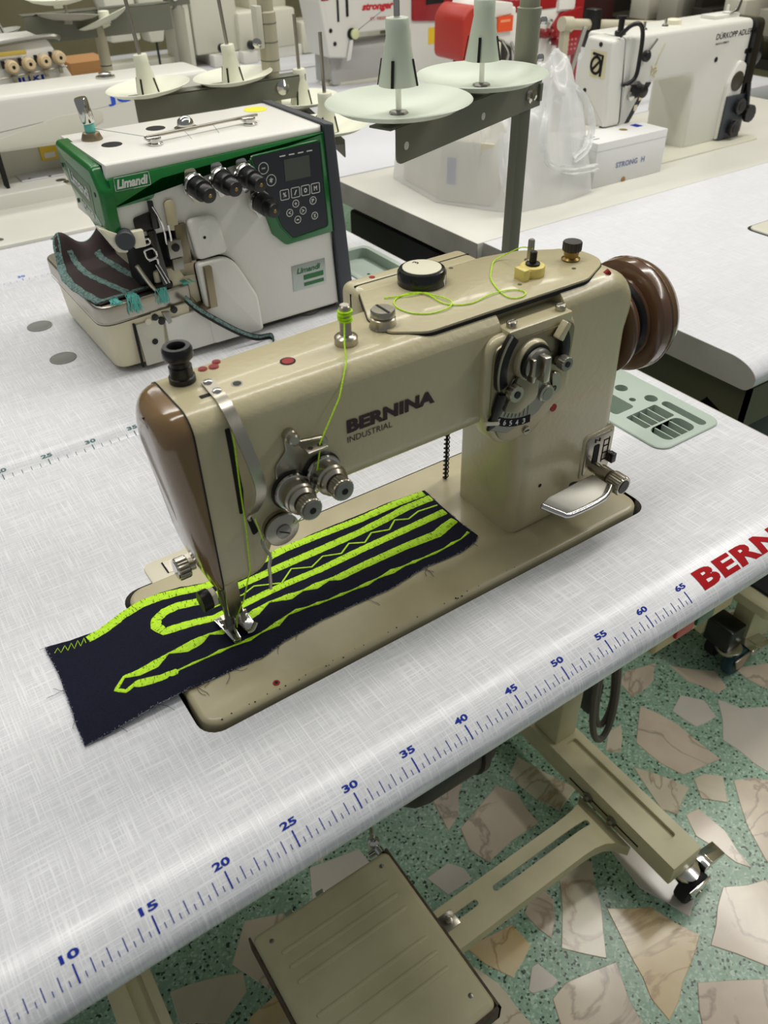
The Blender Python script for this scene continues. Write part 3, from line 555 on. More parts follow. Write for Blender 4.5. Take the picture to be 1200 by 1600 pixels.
# things on the top
SHIFT[:] = [.72, 1.2, -.6]
kb = part('pressure_knob', G().lathe((29.0, 17.75, ZT), [(.9,0),(.9,.35),(.78,.4),(.78,1.1),(.68,1.15),(.68,1.45),(.95,1.7),(1.02,1.85),(1.02,2.35),(.9,2.55),(.62,2.55),(.55,2.4),(.5,1.8),(0.02,1.8)], n=32), BLACK, B)
def oil_hole(x, y, r, m, rim=None):
    o = part('oil_hole', G().lathe((x,y,ZT-.02), [(r+.06,0),(r+.06,.04),(r,.045)], n=20), rim or m, B)
    part('hole_center', G().lathe((x,y-.02,ZT), [(r*.88,0),(r*.85,.05)], n=16), m if rim else DEEPRED, o)
DEEPRED = mat('dark_red_paint', (120,16,16), .5)
for x, y, r in ((30.75,18.45,.26),(31.5,18.3,.3),(31.95,18.85,.24)): oil_hole(x, y, r, RED)
oil_hole(36.0, 15.95, .5, RED, DARK); oil_hole(31.75, 15.2, .34, DARKMETAL, STEEL)
part('slot_hole', G().box(29.0, 29.9, 14.75, 15.15, ZT-.1, ZT+.03), DARK, B)
def thread_post(x, y, r=.42, h=2.9, wound=True):
    p = part('thread_post', G().lathe((x,y,ZT), [(.85,0),(.85,.5),(.75,.6),(r+.05,.7),(r,.8),(r,h-.1),(r-.1,h)], n=24), NICKEL, B)
    part('post_hole', G().lathe((x-.02,y-r+.02,ZT+h-.55), [(.15,0),(.15,.06)], (0,-1,0), 12), DARK, p)
    return p
thread_post(40.75, 15.9)
pp = part('thread_post', G().lathe((61.0,18.9,ZT+.2), [(.48,0),(.48,.25),(.3,.35),(.28,1.9),(.22,2.0)], n=20), NICKEL, B)
sc_ = part('cover_bolt', G().lathe((44.35, 16.5, ZT), [(1.0,0),(1.05,.1),(.95,.35),(.95,.75),(.8,.85),(.92,.95),(.92,1.3),(.85,1.4)], n=28), NICKEL, B)
part('screw_slot', G().box(44.25, 44.45, 15.65, 17.35, ZT+1.395, ZT+1.43), DARK, sc_)
dl = part('stitch_dial', G().lathe((51.2, 21.0, ZT), [(1.9,0),(2.0,.1),(2.0,1.15),(1.85,1.4),(1.6,1.45)], n=48), BLACKGLOSS, B)
part('dial_face', G().lathe((51.2, 21.0, ZT+1.44), [(1.58,0),(1.58,.06),(1.5,.09)], n=40), WHITEDISC, dl)
part('pointer_mark', G().add([(51.9,19.2,ZT+1.1),(52.4,19.4,ZT+1.1),(52.2,19.25,ZT+.3),(52.1,19.2,ZT+.3)], [(0,1,2,3)]).map(lambda x,y,z:(51.2+(x-51.2)*1.005, 21+(y-21)*1.02, z)), INKWHITE, dl)
part('number', place(text('3', .01), (51.2, 21.6, ZT+1.55), (.3,.15,0), (-.2,.5,0)), INKBLACK, dl)
ly = part('yellow_lever', G().lathe((59.4, 16.9, ZT+.2), [(1.05,0),(1.05,.75),(.95,.85)], n=24).box(57.9, 59.0, 16.2, 17.2, ZT+.2, ZT+.9).box(57.7, 58.3, 16.0, 17.2, ZT+.2, ZT+1.15), YELLOW, B, .12)
part('lever_pin', G().lathe((59.4, 16.9, ZT+1.0), [(.6,0),(.6,.2),(.3,.25),(.3,1.1),(.25,1.15)], n=16), DARKMETAL, ly)
bs = part('belt_guard_screw', G().lathe((64.2, 17.3, ZT+.2), [(.75,0),(.8,.15),(.6,.3),(.65,.7),(.7,.8)], n=24), BRASS, B)
part('screw_cap', knurl_knob((64.2, 17.3, ZT+.6), .82, 1.2, 36, (0,0,1)), mat('dark_brown_cap', (44,36,32), .35), bs)
for x, y in ((57.2,15.9),(63.0,15.7),(54.9,21.9)): part('cover_screw', G().lathe((x,y,ZT+.22), [(.18,0),(.18,.03)], n=12), STEEL, B)
for x, y in ((48.6,24.4),(53.5,24.6)): part('red_plug', G().lathe((x,y,ZT), [(.26,0),(.26,.18),(.15,.2)], n=12), RED, B)
SHIFT[:] = [0, 0, 0]; ZT = 24.0
# take-up slot, guard strip and thread fittings on the head
part('takeup_slot', G().prism(roundpoly([(30.15,22.6,.1),(30.5,22.6,.1),(30.75,17.5,.1),(30.55,15.6,.2),(30.2,15.6,.2),(30.2,20,.1)]), 'y', 13.95, 13.83), DARK, B)
part('takeup_slot', G().prism(roundpoly([(30.65,15.0,.15),(31.05,15.0,.15),(31.4,13.5,.2),(30.95,13.3,.2)]), 'y', 13.95, 13.82), DARK, B)
gs = part('thread_guard', G().band(smooth_path([(30.92,17.8,ZT+.08),(30.82,16.4,ZT+.08),(30.78,15.2,ZT+.02),(30.75,14.0,23.5),(30.9,13.0,22.0),(31.25,12.6,20),(31.55,12.7,18),(31.4,13.0,16.6),(31.0,13.45,15.5)], 5), (.85,.12,0), (0,-.1,.1)), NICKEL, B)
for y in (17.4, 16.0): part('screw', G().lathe((30.87, y, ZT+.15), [(.34,0),(.3,.12),(.1,.18)], n=14), CHROME, gs)
part('guard_hook', G().tube([(30.9,13.5,15.6),(30.7,13.6,15.2),(30.85,13.7,14.9)], .12, 8), NICKEL, gs)
tpl = part('tension_plate', rounded_slab(roundpoly([(33.2,15.2,.3),(33.2,18.4,.9),(34.15,19.4,.6),(34.1,21.0,.5),(35.0,21.0,.5),(35.1,19.9,.4),(37.5,19.5,.7),(37.6,15.2,.3)], 4), 'y', 13.85, 13.6, .06, 1, False), NICKEL, B)
part('thread_eye', G().box(35.3, 36.9, 12.5, 13.65, 19.3, 19.45), NICKEL, tpl, .04)
for x in (35.7, 36.45): part('eye_hole', G().lathe((x, 12.95, 19.45), [(.2,0),(.2,.02)], n=12), DARK, tpl)
part('screw', G().lathe((34.55, 13.85, 20.6), [(.5,0),(.5,.5),(.42,.6),(.42,1.0),(.3,1.1)], (0,-1,0), 18), NICKEL, tpl)
for x, z in ((33.9,17.6),(37.1,18.9)): part('rivet', G().lathe((x, 13.6, z), [(.14,0),(.1,.05)], (0,-1,0), 10), CHROME, tpl)
def tension(x, z):
    d = (-.02,-1,.06); c = Vector((x, 13.6, z))
    t = part('tension_unit', G().lathe(c, [(1.5,0),(1.55,.1),(1.45,.25),(1.25,.3)], d, 32), DARKMETAL, tpl)
    part('tension_disc', G().lathe(c, [(1.3,.3),(1.42,.4),(1.36,.55),(1.2,.6)], d, 32), CHROME, t)
    part('tension_body', G().lathe(c, [(1.18,.55),(1.2,.7),(1.2,1.55),(1.12,1.65),(1.08,1.7),(1.08,1.95),(.95,2.1),(.86,2.2)], d, 32), NICKEL, t)
    part('tension_knob', knurl_knob(c+Vector(d)*1.9, .86, 1.3, 48, d), NICKEL, t)
    part('knob_end', G().lathe(c+Vector(d)*3.2, [(.7,0),(.7,.12),(.5,.16)], d, 28), STEEL, t)
    part('knob_hole', G().lathe(c+Vector(d)*3.36, [(.26,0),(.24,.03)], d, 14), DARK, t)
tension(34.15, 16.25); tension(36.75, 16.75)
part('spring_hook', G().tube(smooth_path([(35.6,13.4,15.4),(35.5,12.6,16.2),(35.55,12.2,16.8),(35.75,12.3,16.3),(35.7,13.3,15.2)]), .1, 8), CHROME, B)
cs = part('check_disc', G().lathe((32.95, 13.85, 13.35), [(1.3,0),(1.3,.3),(1.1,.32),(1.1,.5),(1.3,.52),(1.34,.75),(1.2,.85)], (0,-1,0), 32), NICKEL, B)
part('check_screw', G().lathe((32.95, 13.0, 13.35), [(.58,0),(.58,.14),(.5,.2)], (0,-1,0), 20), STEEL, cs)
part('screw_slot', G().box(32.45, 33.45, 12.76, 12.81, 13.29, 13.41).map(lambda x,y,z:(32.95+(x-32.95)*.8-(z-13.35)*.5, y, 13.35-(x-32.95)*.5+(z-13.35))), DARK, cs)
part('thread_guide_wire', G().tube(smooth_path([(31.9,13.3,13.2),(31.35,13.2,13.15),(31.3,12.9,12.6),(31.55,12.7,11.9),(31.35,12.7,10.9),(31.35,12.8,9.6),(31.3,12.9,8.6)], 4), .13, 8), NICKEL, B)
# needle bar, presser bar and foot
part('needle_bar', G().lathe((29.85, 18.1, 2.2), [(.34,0),(.34,7)], n=16).lathe((29.85, 18.1, .3), [(.06,0),(.08,2)], n=8), NICKEL, B)
part('presser_bar', G().lathe((29.4, 18.5, 3.6), [(.4,0),(.4,6)], n=16), STEEL, B)
part('needle_guard', G().box(29.2, 30.4, 17.2, 17.6, 3.0, 8.9), NICKEL, B, .1)
part('bar_clamp', G().lathe((27.4, 18.3, 5.0), [(.85,0),(.9,.1),(.9,.75),(.8,.85)], (1,0,0), 24), DARKMETAL, B)
part('clamp_block', G().box(28.25, 28.75, 17.8, 18.8, 4.4, 5.6), CREAMPLASTIC, B, .1)
pf = part('presser_foot', G().prism(roundpoly([(28.55,19.9,.2),(31.4,19.6,.3),(31.3,17.3,.35),(30.25,16.9,.3),(30.15,18.2,.1),(29.75,18.2,.1),(29.6,16.4,.35),(28.9,16.6,.3)], 3), 'z', .75, 1.0), CHROME, B, .06)
part('foot_shank', G().box(29.2, 30.5, 18.3, 18.8, .95, 4.4), STEEL, pf, .1)
part('foot_hinge', G().box(29.0, 31.0, 18.6, 19.2, .95, 1.7).tube([(28.8,18.8,1.4),(31.2,18.8,1.4)], .22, 10), NICKEL, pf)
part('toe_tip', G().tube(smooth_path([(30.4,17.0,.9),(30.8,16.9,.95),(31.3,17.2,1.25)],3), .22, 8), CHROME, pf)
part('thumb_screw', knurl_knob((28.2, 20.5, 7.2), .95, 1.5, 44, (-1,0,0)), NICKEL, B)
part('thumb_screw_face', G().lathe((26.7, 20.5, 7.2), [(.85,0),(.75,.08)], (-1,0,0), 24), CHROME, B)
# stitch-length plate and reverse lever
stp = part('stitch_plate', rounded_slab(rr(65.1, 68.6, 4.0, 8.4, .5, 4), 'y', 13.9, 13.55, .12, 2, False), NICKEL, B)
part('plate_border', rounded_slab(rr(64.75, 68.95, 3.6, 8.75, .6, 4), 'y', 14.2, 13.7, .25, 3, False), BEIGE, B)
part('plate_slot', G().prism(rr(66.1, 66.85, 4.3, 7.4, .2, 3), 'y', 13.56, 13.5), DARK, stp)
part('scale_marks', place(text('N', .02), (66.1, 13.5, 7.7), (.7,0,0), (0,0,.4)).merge(G().box(67.4,67.45,13.5,13.54,5,7.6)).merge(G().box(68.1,68.16,13.5,13.54,5,7.7)), INKBLACK, stp)
for z in (5.2, 6.0, 6.8, 7.5): part('scale_mark', G().box(67.45, 68.0, 13.5, 13.54, z, z+.08), INKBLACK, stp)
part('stop_block', G().box(68.5, 69.1, 13.1, 13.8, 4.6, 5.6), BLACK, B, .05)
lv = part('reverse_lever', G().loft([[(57.2,11.2,5.85),(59.4,9.6,4.75),(59.45,9.6,4.45),(57.2,11.2,5.55)], [(58.5,11.5,6.0),(60.2,9.5,4.9),(60.25,9.5,4.45),(58.5,11.5,5.7)], [(62.8,11.9,5.75),(63.6,9.6,4.95),(63.7,9.6,4.5),(62.8,11.9,5.4)], [(65.0,12.3,5.3),(65.3,10.6,5.1),(65.4,10.6,4.7),(65.0,12.3,5.0)]]), STEEL, B, .12, 3)
part('lever_rim', G().tube(smooth_path([(57.3,11.1,5.75),(58.6,9.9,5.05),(59.6,9.5,4.75),(63.6,9.5,4.75),(65.4,10.3,4.85)], 4), .3, 10), CHROME, lv)
part('lever_shaft', G().lathe((66.4, 13.9, 4.9), [(.55,0),(.55,1.3),(.75,1.35),(.75,2.5)], (0,-1,0), 20), NICKEL, lv)
kk = part('lever_knob', knurl_knob((66.45, 12.0, 4.75), 1.0, 2.3, 48, (.05,-1,-.04)), NICKEL, lv)
part('knob_recess', G().lathe((66.55, 9.68, 4.66), [(.7,0),(.68,.05)], (.05,-1,-.04), 20), mat('dark_bronze_recess', (40,30,24), .5), kk)
part('lever_foot', G().lathe((63.5, 12.6, 3.1), [(.7,0),(.8,.4),(.8,1.2)], n=16), RUBBER, lv)
part('body_hole', G().lathe((59.7, 13.86, 5.3), [(.2,0),(.2,.04)], (0,-1,0), 12), DARK, B)
part('lift_spring', G().tube([(57.4+.28*math.cos(i*.9), 25.0+.28*math.sin(i*.9), .4+i*.075) for i in range(120)], .07, 5), DARKMETAL, B)
part('lift_rod', G().lathe((57.4, 25.0, .4), [(.14,0),(.14,12)], n=8), BLACK, B)
part('bed_oil_hole', G().lathe((29.9, 11.15, .44), [(.3,0),(.28,.05),(.16,.06)], n=14), RED, B)
part('bed_oil_hole_center', G().lathe((29.9, 11.15, .5), [(.13,0),(.13,.03)], n=10), DARK, B)
for i in range(26):
    x = 24.6+random.random()**1.6*30; part('paint_chip', G().lathe((x, 10.2+random.uniform(.05,.42), .42+random.uniform(-.01,.01)), [(random.uniform(.04,.11),0),(.03,.03)], n=6), DARK, B)

# ------------------------------------------------------------------ neon thread
ZT = 24.6
NT = thing('neon_thread', 'fluorescent yellow sewing thread looped over the beige machine top and down to its needle', 'thread', (50, 16, ZT))
SHIFT[:] = [.72, 1.2, -.6]
loop = [(60.9,18.6,26.1),(60.6,19.6,26.0),(59.9,20.6,25.3),(58.6,20.7,24.95),(57.2,19.4,24.9),(55.9,17.9,24.9),(54.9,15.6,24.9),(54.8,14.3,24.9),(55.5,13.9,24.9),(56.3,14.2,24.9),(56.4,14.9,24.9),(55.5,15.5,24.92),(53.8,15.6,24.95),(51.9,15.3,24.9),(50.7,15.7,24.9),(50.0,16.6,24.9),(50.0,18.2,24.95),(49.7,19.2,24.95),(48.8,19.7,24.9),(47.7,19.5,24.9),(47.0,18.9,24.9),(46.7,17.8,24.9),(47.1,16.5,24.9),(48.2,15.7,24.9),(49.6,15.6,24.95),(50.5,16.1,24.98),(50.6,17.1,24.98),(50.2,18.1,24.98),(49.9,18.9,24.98),(49.0,19.2,24.98),(47.9,19.6,24.95),(46.9,20.1,24.9)]
part('loose_loop', G().tube(smooth_path(loop, 4), .052, 6), NEON, NT)
part('wound_turns', G().tube([(40.75+(.47+.04*math.sin(i*.37))*math.cos(i*.5), 15.9+(.47+.04*math.sin(i*.37))*math.sin(i*.5), ZT+1.75+.75*(.5+.5*math.sin(i*.061))) for i in range(210)], .06, 5), NEON, NT)
SHIFT[:] = [0, 0, 0]
part('upper_thread', G().tube([(41.1,16.6,25.8),(40.6,15.9,24.7),(39.9,14.6,24.0),(38.5,13.4,22.3),(36.45,12.95,19.55),(36.4,12.85,19.3),(35.7,12.6,16.9)], .055, 6), NEON, NT)
part('lower_thread', G().tube([(35.4,12.7,15.4),(34.6,12.75,14.2),(33.9,12.9,13.6)], .045, 6), NEON, NT)
part('needle_thread', G().tube([(30.55,13.55,22.6),(30.45,13.6,18),(30.4,13.6,14),(30.25,13.7,10.5),(30.05,15.6,6),(29.9,17.75,2.2),(29.87,17.95,.9)], .05, 6), NEON, NT)
part('take_up_thread', G().tube([(31.0,13.2,15.3),(31.2,13.2,14.2),(31.35,13.1,13.1)], .045, 6), NEON, NT)

# ------------------------------------------------------------------ denim sample with satin-stitch embroidery
def zf(x): return .2 if x < 17 else (.2+(x-17)/5.5*.18 if x < 22.5 else (.38+(x-22.5)/1.5*.17 if x < 24 else .55))
DS = thing('denim_sample', 'navy denim strip with bright yellow-green satin stitching under the needle of the beige machine', 'fabric', (35, 20, .3))
def dense(poly, st=.6):
    o = []
    for i in range(len(poly)):
        a = Vector(poly[i]); b = Vector(poly[(i+1)%len(poly)]); k = max(1, int((b-a).length/st))
        o += [tuple(a+(b-a)*j/k) for j in range(k)]
    return o
def cloth(poly, zfun, th, name, m, parent, jit=.05, step=.9):
    # fill the outline with a regular mesh: outline ring + grid points, triangulated by bmesh
    bm = bmesh.new(); ol = [(x+random.uniform(-jit,jit), y+random.uniform(-jit,jit)) for x, y in dense(poly)]
    vs = [bm.verts.new((x, y, 0)) for x, y in ol]; es = [bm.edges.new((vs[i-1], vs[i])) for i in range(len(vs))]
    bmesh.ops.triangle_fill(bm, edges=es, use_beauty=True)
    bmesh.ops.subdivide_edges(bm, edges=[e for e in bm.edges if e.calc_length() > 2.2], cuts=3, use_grid_fill=False)
    bmesh.ops.triangulate(bm, faces=bm.faces)
    bmesh.ops.beautify_fill(bm, faces=bm.faces, edges=bm.edges)
    g = G(); bm.verts.index_update(); g.add([(v.co.x, v.co.y, zfun(v.co.x, v.co.y)+th) for v in bm.verts], [tuple(v.index for v in f.verts) for f in bm.faces])
    be = [(e.verts[0].index, e.verts[1].index) for e in bm.edges if e.is_boundary]; n = len(g.v)
    g.v += [(x, y, z-th) for x, y, z in g.v]; g.f += [tuple(n+i for i in reversed(f)) for f in g.f]
    g.f += [(a, b, n+b, n+a) for a, b in be]; bm.free()
    return part(name, g, m, parent, ang=60)
def zden(x, y):
    z = zf(x)
    if x < 26 and y < 16.5: z += .35*max(0, 1-abs(x-21.5)/5.5)*max(0, min(1, (16.5-y)/2))
    return z-.06
cloth(FAB, zden, .07, 'cloth', DENIM, DS, .04)
def ribbon(path, lift=.03):
    P = [Vector((x, y, 0)) for x, y, w in path]; W = [w for x, y, w in path]; q = []; ww = []
    for i in range(len(P)-1):
        k = max(1, int((P[i+1]-P[i]).length/.22))
        for j in range(k): q.append(P[i].lerp(P[i+1], j/k)); ww.append(W[i]+(W[i+1]-W[i])*j/k)
    q.append(P[-1]); ww.append(W[-1]); g = G(); L_ = []
    for i, p in enumerate(q):
        t = (q[min(i+2, len(q)-1)]-q[max(i-2, 0)]).normalized(); n = Vector((-t.y, t.x, 0)); h = ww[i]*.5*(1.12 if ww[i] > .45 else .85 if ww[i] < .3 else 1)*(1.2 if path is S_d else 1)*(1+random.uniform(-.06,.06))
        z = zden(p.x, p.y)+.07
        L_.append([p+n*h+Vector((0,0,z+.005)), p+n*h*.6+Vector((0,0,z+lift+.02*random.random())), p-n*h*.6+Vector((0,0,z+lift+.02*random.random())), p-n*h+Vector((0,0,z+.005))])
    g.loft(L_, cap=False, closed=False); return g
for nme, P_ in (('satin_stripe', S_a), ('satin_stripe', S_b), ('satin_stripe', S_d), ('wavy_stitch', S_z), ('zigzag_stitch', S_s)):
    part(nme, ribbon(P_, .05 if nme == 'satin_stripe' else .03), NEON, DS, ang=180)
# groove shade between satin thread bundles, painted as thin dark slivers on top
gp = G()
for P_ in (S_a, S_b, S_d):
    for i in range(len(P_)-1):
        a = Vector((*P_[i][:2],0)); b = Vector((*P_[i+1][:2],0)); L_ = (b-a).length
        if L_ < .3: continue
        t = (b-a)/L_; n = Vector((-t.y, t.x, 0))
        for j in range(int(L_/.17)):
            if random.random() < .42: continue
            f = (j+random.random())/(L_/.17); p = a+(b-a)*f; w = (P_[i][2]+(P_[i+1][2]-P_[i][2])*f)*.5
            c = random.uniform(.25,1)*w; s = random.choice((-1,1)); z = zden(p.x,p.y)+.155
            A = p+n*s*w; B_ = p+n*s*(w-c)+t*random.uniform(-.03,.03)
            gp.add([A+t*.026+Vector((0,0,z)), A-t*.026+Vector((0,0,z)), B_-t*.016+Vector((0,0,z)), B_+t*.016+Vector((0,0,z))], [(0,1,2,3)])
part('stitch_shade', gp, mat('painted_stitch_shade', (74,110,8), .9), DS, kind='stuff')
fr = G(); ndk = G()
FP = dense(FAB, .08)
for x, y in FP:
    if y < 17.0 or x < 16.4 or (x > 53.4 and y < 24):
        z = zden(x, y)+.04; a = random.uniform(0, 2*PI); l = random.uniform(.05,.18)
        fr.tube([(x,y,z),(x+l*math.cos(a),y+l*math.sin(a),z+random.uniform(-.02,.06))], .024, 3)
        if random.random() < .03:
            a = random.uniform(-2.6,-.6) if y < 17 else random.uniform(2.4,3.9); l = random.uniform(.5,1.5)
            p = [(x,y,z)]; 
            for k in range(4): p.append((p[-1][0]+l/4*math.cos(a), p[-1][1]+l/4*math.sin(a), max(p[-1][2]-.08, zf(p[-1][0])-.02 if y>10 else .05))); a += random.uniform(-.5,.5)
            ndk.tube(p, .02, 3)
part('frayed_edge', fr, FRAY, DS, kind='stuff'); part('loose_threads', ndk, NAVYTHREAD, DS, kind='stuff')
# ------------------------------------------------------------------ second table with the green and white overlocker
T2 = thing('sewing_table', 'white linen-pattern table directly behind the near one, carrying the green and white overlocker', 'table', (40, 80, FLOOR))
YF2, YB2 = 53.06, 107.6
top2 = part('table_top', G().prism(front_profile(YF2, YB2), 'x', XL, 89.3), LINEN, T2, ang=25)
cut(top2, G().prism(rr(79.2, 88.0, 72.5, 87.2, 1.2, 5), 'z', -2.2, 1))
part('edge_band', end_band(YF2, YB2, 89.3, 89.45), EDGE, T2)
ruler(T2, YF2, -.715, (5, 65), range(5, 66, 5), INKGREY)
for x, y in ((33.0, 88.9), (32.8, 77.0)):
    p_ = part('plug', G().lathe((x,y,-.02), [(1.75,0),(1.75,.1),(1.6,.14),(1.3,.06)], n=28), mat('grey_plastic_plug', (120,120,116), .4), T2, label='grey round hole plug')
for xx in (0, 1):
    frame_end(T2, 80.5, 86.5, 55, 106, 82, RAILPAINT, groove=False) if xx == 0 else frame_end(T2, 4, 10, 55, 106, 82, RAILPAINT, groove=False)
TT2 = thing('tool_tray', 'pale grey-green plastic tray let into the second table right of the overlocker', 'tray', (84, 80, -2))
tr2 = part('tray_body', G().loft([[(x,y,z) for x,y in rr(79.0+d, 88.2-d, 72.3+d, 87.4-d, 1.3-d*.8, 5)] for d, z in ((.3,-2.1),(.3,.03),(0,.03),(0,.12),(.1,.2))]), TRAYGREEN, TT2)
cut(tr2, G().prism(rr(80.0, 87.2, 73.2, 86.4, 1.0, 5), 'z', -1.5, 1))
part('raised_floor', rounded_slab(rr(81.0, 86.2, 74.2, 85.4, .8, 4), 'z', -1.5, -1.2, .1, 1, False), TRAYGREEN, TT2)
part('screw', G().lathe((83.2, 79.0, -1.2), [(.3,0),(.2,.08)], n=10), DARKMETAL, TT2)

O = thing('overlocker', 'white overlock machine with green face, dark keypad and four black tension knobs', 'overlocker', (54, 78, 0))
yo = 68.0
oprof = roundpoly([(41.3,16.4,0),(48.8,16.4,0),(50.2,12.2,0),(50.4,1.0,0),(71.0,1.0,0),(69.7,25.0,0),(41.3,25.0,0)], 4)
def oring(d, y): return [(max(u, 41.3) if abs(oprof[i][0]-41.3) < .01 else u, y, v) for i, (u, v) in enumerate(inset(oprof, d))]
L = [(.6*(1-math.sin(PI/2*k/5)), yo+.6*(1-math.cos(PI/2*k/5))) for k in range(6)] + [(0, 84)]
part('body', G().loft([oring(d, y) for d, y in L]), WHITEPAINT, O)
part('base', G().box(44.6, 70.6, 68.2, 90, .9, 12.0), IVORYPAINT, O, .4)
part('underside', G().box(39, 70.9, 69, 90, .35, 1.0), BLACK, O, .1)
for x, y in ((66.7,70.6),(43,72),(66,88),(43,88)): part('rubber_pad', G().lathe((x,y,0), [(1.9,0),(1.9,.4),(1.3,.8)], n=20), mat('grey_rubber', (96,96,94), .6), O)
cs_ = roundpoly([(36.9,67.3,2.2),(48.0,67.3,.2),(48.0,90,.2),(36.9,90,2.2)], 6)
part('left_cover', G().loft([[(40+(x-40)*s if x < 44 else x, 90-(90-y)*t, z) for x, y in cs_] for z, s, t in ((.75,.8,.965),(1.1,.84,.975),(6.9,.98,1),(7.3,1,1))]), IVORYPAINT, O, ang=50)
wp = roundpoly([(36.3,66.7,2.2),(48.7,67.9,.2),(48.7,89.5,.2),(36.3,89.5,2.2)], 6)
part('work_plate', rounded_slab(wp, 'z', 7.3, 9.6, .3, 3, True), mat('brushed_steel_plate', (176,170,158), .32, 1, bump=.03, bscale=80), O)
part('plate_edge_line', G().loft([[(x, y, z) for x, y in inset(wp, -.04)] for z in (7.2, 7.34)], cap=False), DARKMETAL, O)
dr = part('front_door', G().prism(roundpoly([(40.6,6.4,.2),(44.2,6.4,.2),(43.6,.6,.2),(40.9,.6,.2)]), 'y', 67.3, 67.05), MACHCREAM, O, .05)
part('screw', G().lathe((42.6, 67.05, 3.6), [(.4,0),(.4,.08)], (0,-1,0), 14), DARKMETAL, dr)
part('door_gap', G().box(40.3, 40.55, 67.0, 67.4, .6, 6.6), DARK, O)
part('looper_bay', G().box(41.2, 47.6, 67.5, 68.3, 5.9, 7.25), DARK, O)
lp = part('looper_lever', G().lathe((42.3, 67.5, 6.4), [(.42,0),(.42,.5)], (0,-1,0), 14), CREAMPLASTIC, O)
for x, z, r in ((43.3,6.7,.42),(44.0,6.0,.5),(45.9,7.0,.45)): part('looper_screw', G().lathe((x, 67.5, z), [(r,0),(r,.45),(r*.6,.5)], (0,-1,0), 14), BLACK, O)
part('looper_plate', G().prism(roundpoly([(44.2,7.2,.1),(45.2,7.0,.1),(45.3,5.6,.1),(44.8,5.4,.1)]), 'y', 67.5, 66.9), STEEL, O, .05)
fc = roundpoly([(49.8,12.2,.6),(54.6,12.2,3.2),(57.6,6.0,3.0),(57.9,1.0,.6),(50.4,1.0,.6)], 6)
part('front_cover', rounded_slab(fc, 'y', 68.1, 66.6, .45, 3, False), WHITEPAINT, O)
part('front_gap', G().prism(inset(fc, -.12), 'y', 68.0, 67.7), DARK, O)
part('lower_panel', G().box(44.4, 51.0, 66.95, 68.2, 1.0, 6.0), WHITEPAINT, O, .15)
# chute, thread cover, needle area
part('chip_chute', G().add([(47.6,67.6,12.6),(50.1,67.6,12.4),(51.3,66.2,6.4),(49.0,66.2,6.2),(46.9,69.6,11.2),(48.6,69.6,9.0),(49.6,69.2,7.0)], [(0,1,6,5),(0,5,4),(1,2,6),(6,2,3,5)]), mat('warm_sheet_steel', (158,146,120), .4, .9), O, .02)
part('chute_edge', G().box(50.4, 51.4, 65.9, 67.2, 6.4, 11.8), mat('warm_sheet_steel_edge', (150,140,116), .4, .9), O, .1)
part('thread_cover', rounded_slab(roundpoly([(49.6,17.6,.8),(53.6,17.4,1.2),(54.4,12.6,.8),(50.2,12.4,.8)], 4), 'y', 68.4, 66.9, .5, 3, False), WHITEPAINT, O)
part('cover_recess', rounded_slab(rr(50.7, 52.1, 13.4, 16.7, .6, 4), 'y', 67.0, 66.85, .1, 1, False), WHITEPAINT, O)
part('cover_screw', G().lathe((51.4, 66.86, 15.2), [(.2,0),(.2,.03)], (0,-1,0), 10), DARK, O)
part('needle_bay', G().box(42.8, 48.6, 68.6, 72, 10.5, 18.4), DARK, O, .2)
part('bay_plate', G().prism(roundpoly([(43.3,18.9,.5),(46.2,19.4,.4),(46.3,17.2,.2),(43.4,17.2,.2)]), 'y', 68.1, 67.6), DARKMETAL, O, .08)
part('presser_arm', G().prism(roundpoly([(44.6,17.2,.2),(45.6,17.2,.2),(46.2,10.4,.2),(45.2,10.3,.2)]), 'y', 68.2, 67.4), BLACKGLOSS, O, .1)
part('presser_foot', G().box(43.9, 46.6, 67.6, 73, 9.75, 10.5), DARKMETAL, O, .2)
for i, (pts) in enumerate(([(45.7,67.2,20),(46.2,67.0,18.6),(46.5,67.0,17),(46.6,67.2,15.4),(47.2,67.2,15.4),(47.1,67.0,17.6)], [(43.2,67.2,16.4),(44.4,67.1,16.5),(44.4,67.1,15.9),(43.3,67.1,15.9)], [(43.6,67.1,15.2),(44.7,67.0,15.3),(45.0,67.0,14.3),(43.9,67.0,14.1),(43.6,67.1,15.2)], [(43.9,67.0,13.9),(44.9,67.0,14.0),(45.0,67.0,13.3)])):
    part('thread_hook', G().tube(smooth_path(pts, 4), .12, 6), CHROME, O)
for x in (44.7, 45.1): part('needle', G().tube([(x,67.2,13.2),(x+.9,67.1,10.6)], .07, 6), CHROME, O)
part('foot_lever', G().tube([(42.4,67.2,13.6),(43.2,66.9,11.6),(43.9,66.8,10.3)], [.3,.28,.2], 8), NICKEL, O)
part('clamp_block', G().box(46.6, 48.4, 67.0, 68.4, 13.4, 15.6), STEEL, O, .15)
part('clamp_screw', G().lathe((47.5, 67.0, 14.8), [(.5,0),(.5,.25),(.35,.3)], (0,-1,0), 16), DARKMETAL, O)
part('clamp_foot', G().box(46.8, 48.2, 66.9, 68, 11.9, 13.4), STEEL, O, .1)
part('oil_sight', G().prism(rr(47.3, 48.6, 16.6, 20.2, .55, 5), 'y', 68.2, 67.5), mat('clear_amber_sight', (196,186,150), .15), O, .1)
part('guard_plate', G().box(48.0, 49.5, 67.4, 68.3, 12.3, 17.2), mat('smoked_sheet', (120,112,92), .2, .6), O, .1)
part('spring_arm', G().box(45.3, 45.9, 67.2, 67.7, 17.4, 20.6), BLACK, O, .06)
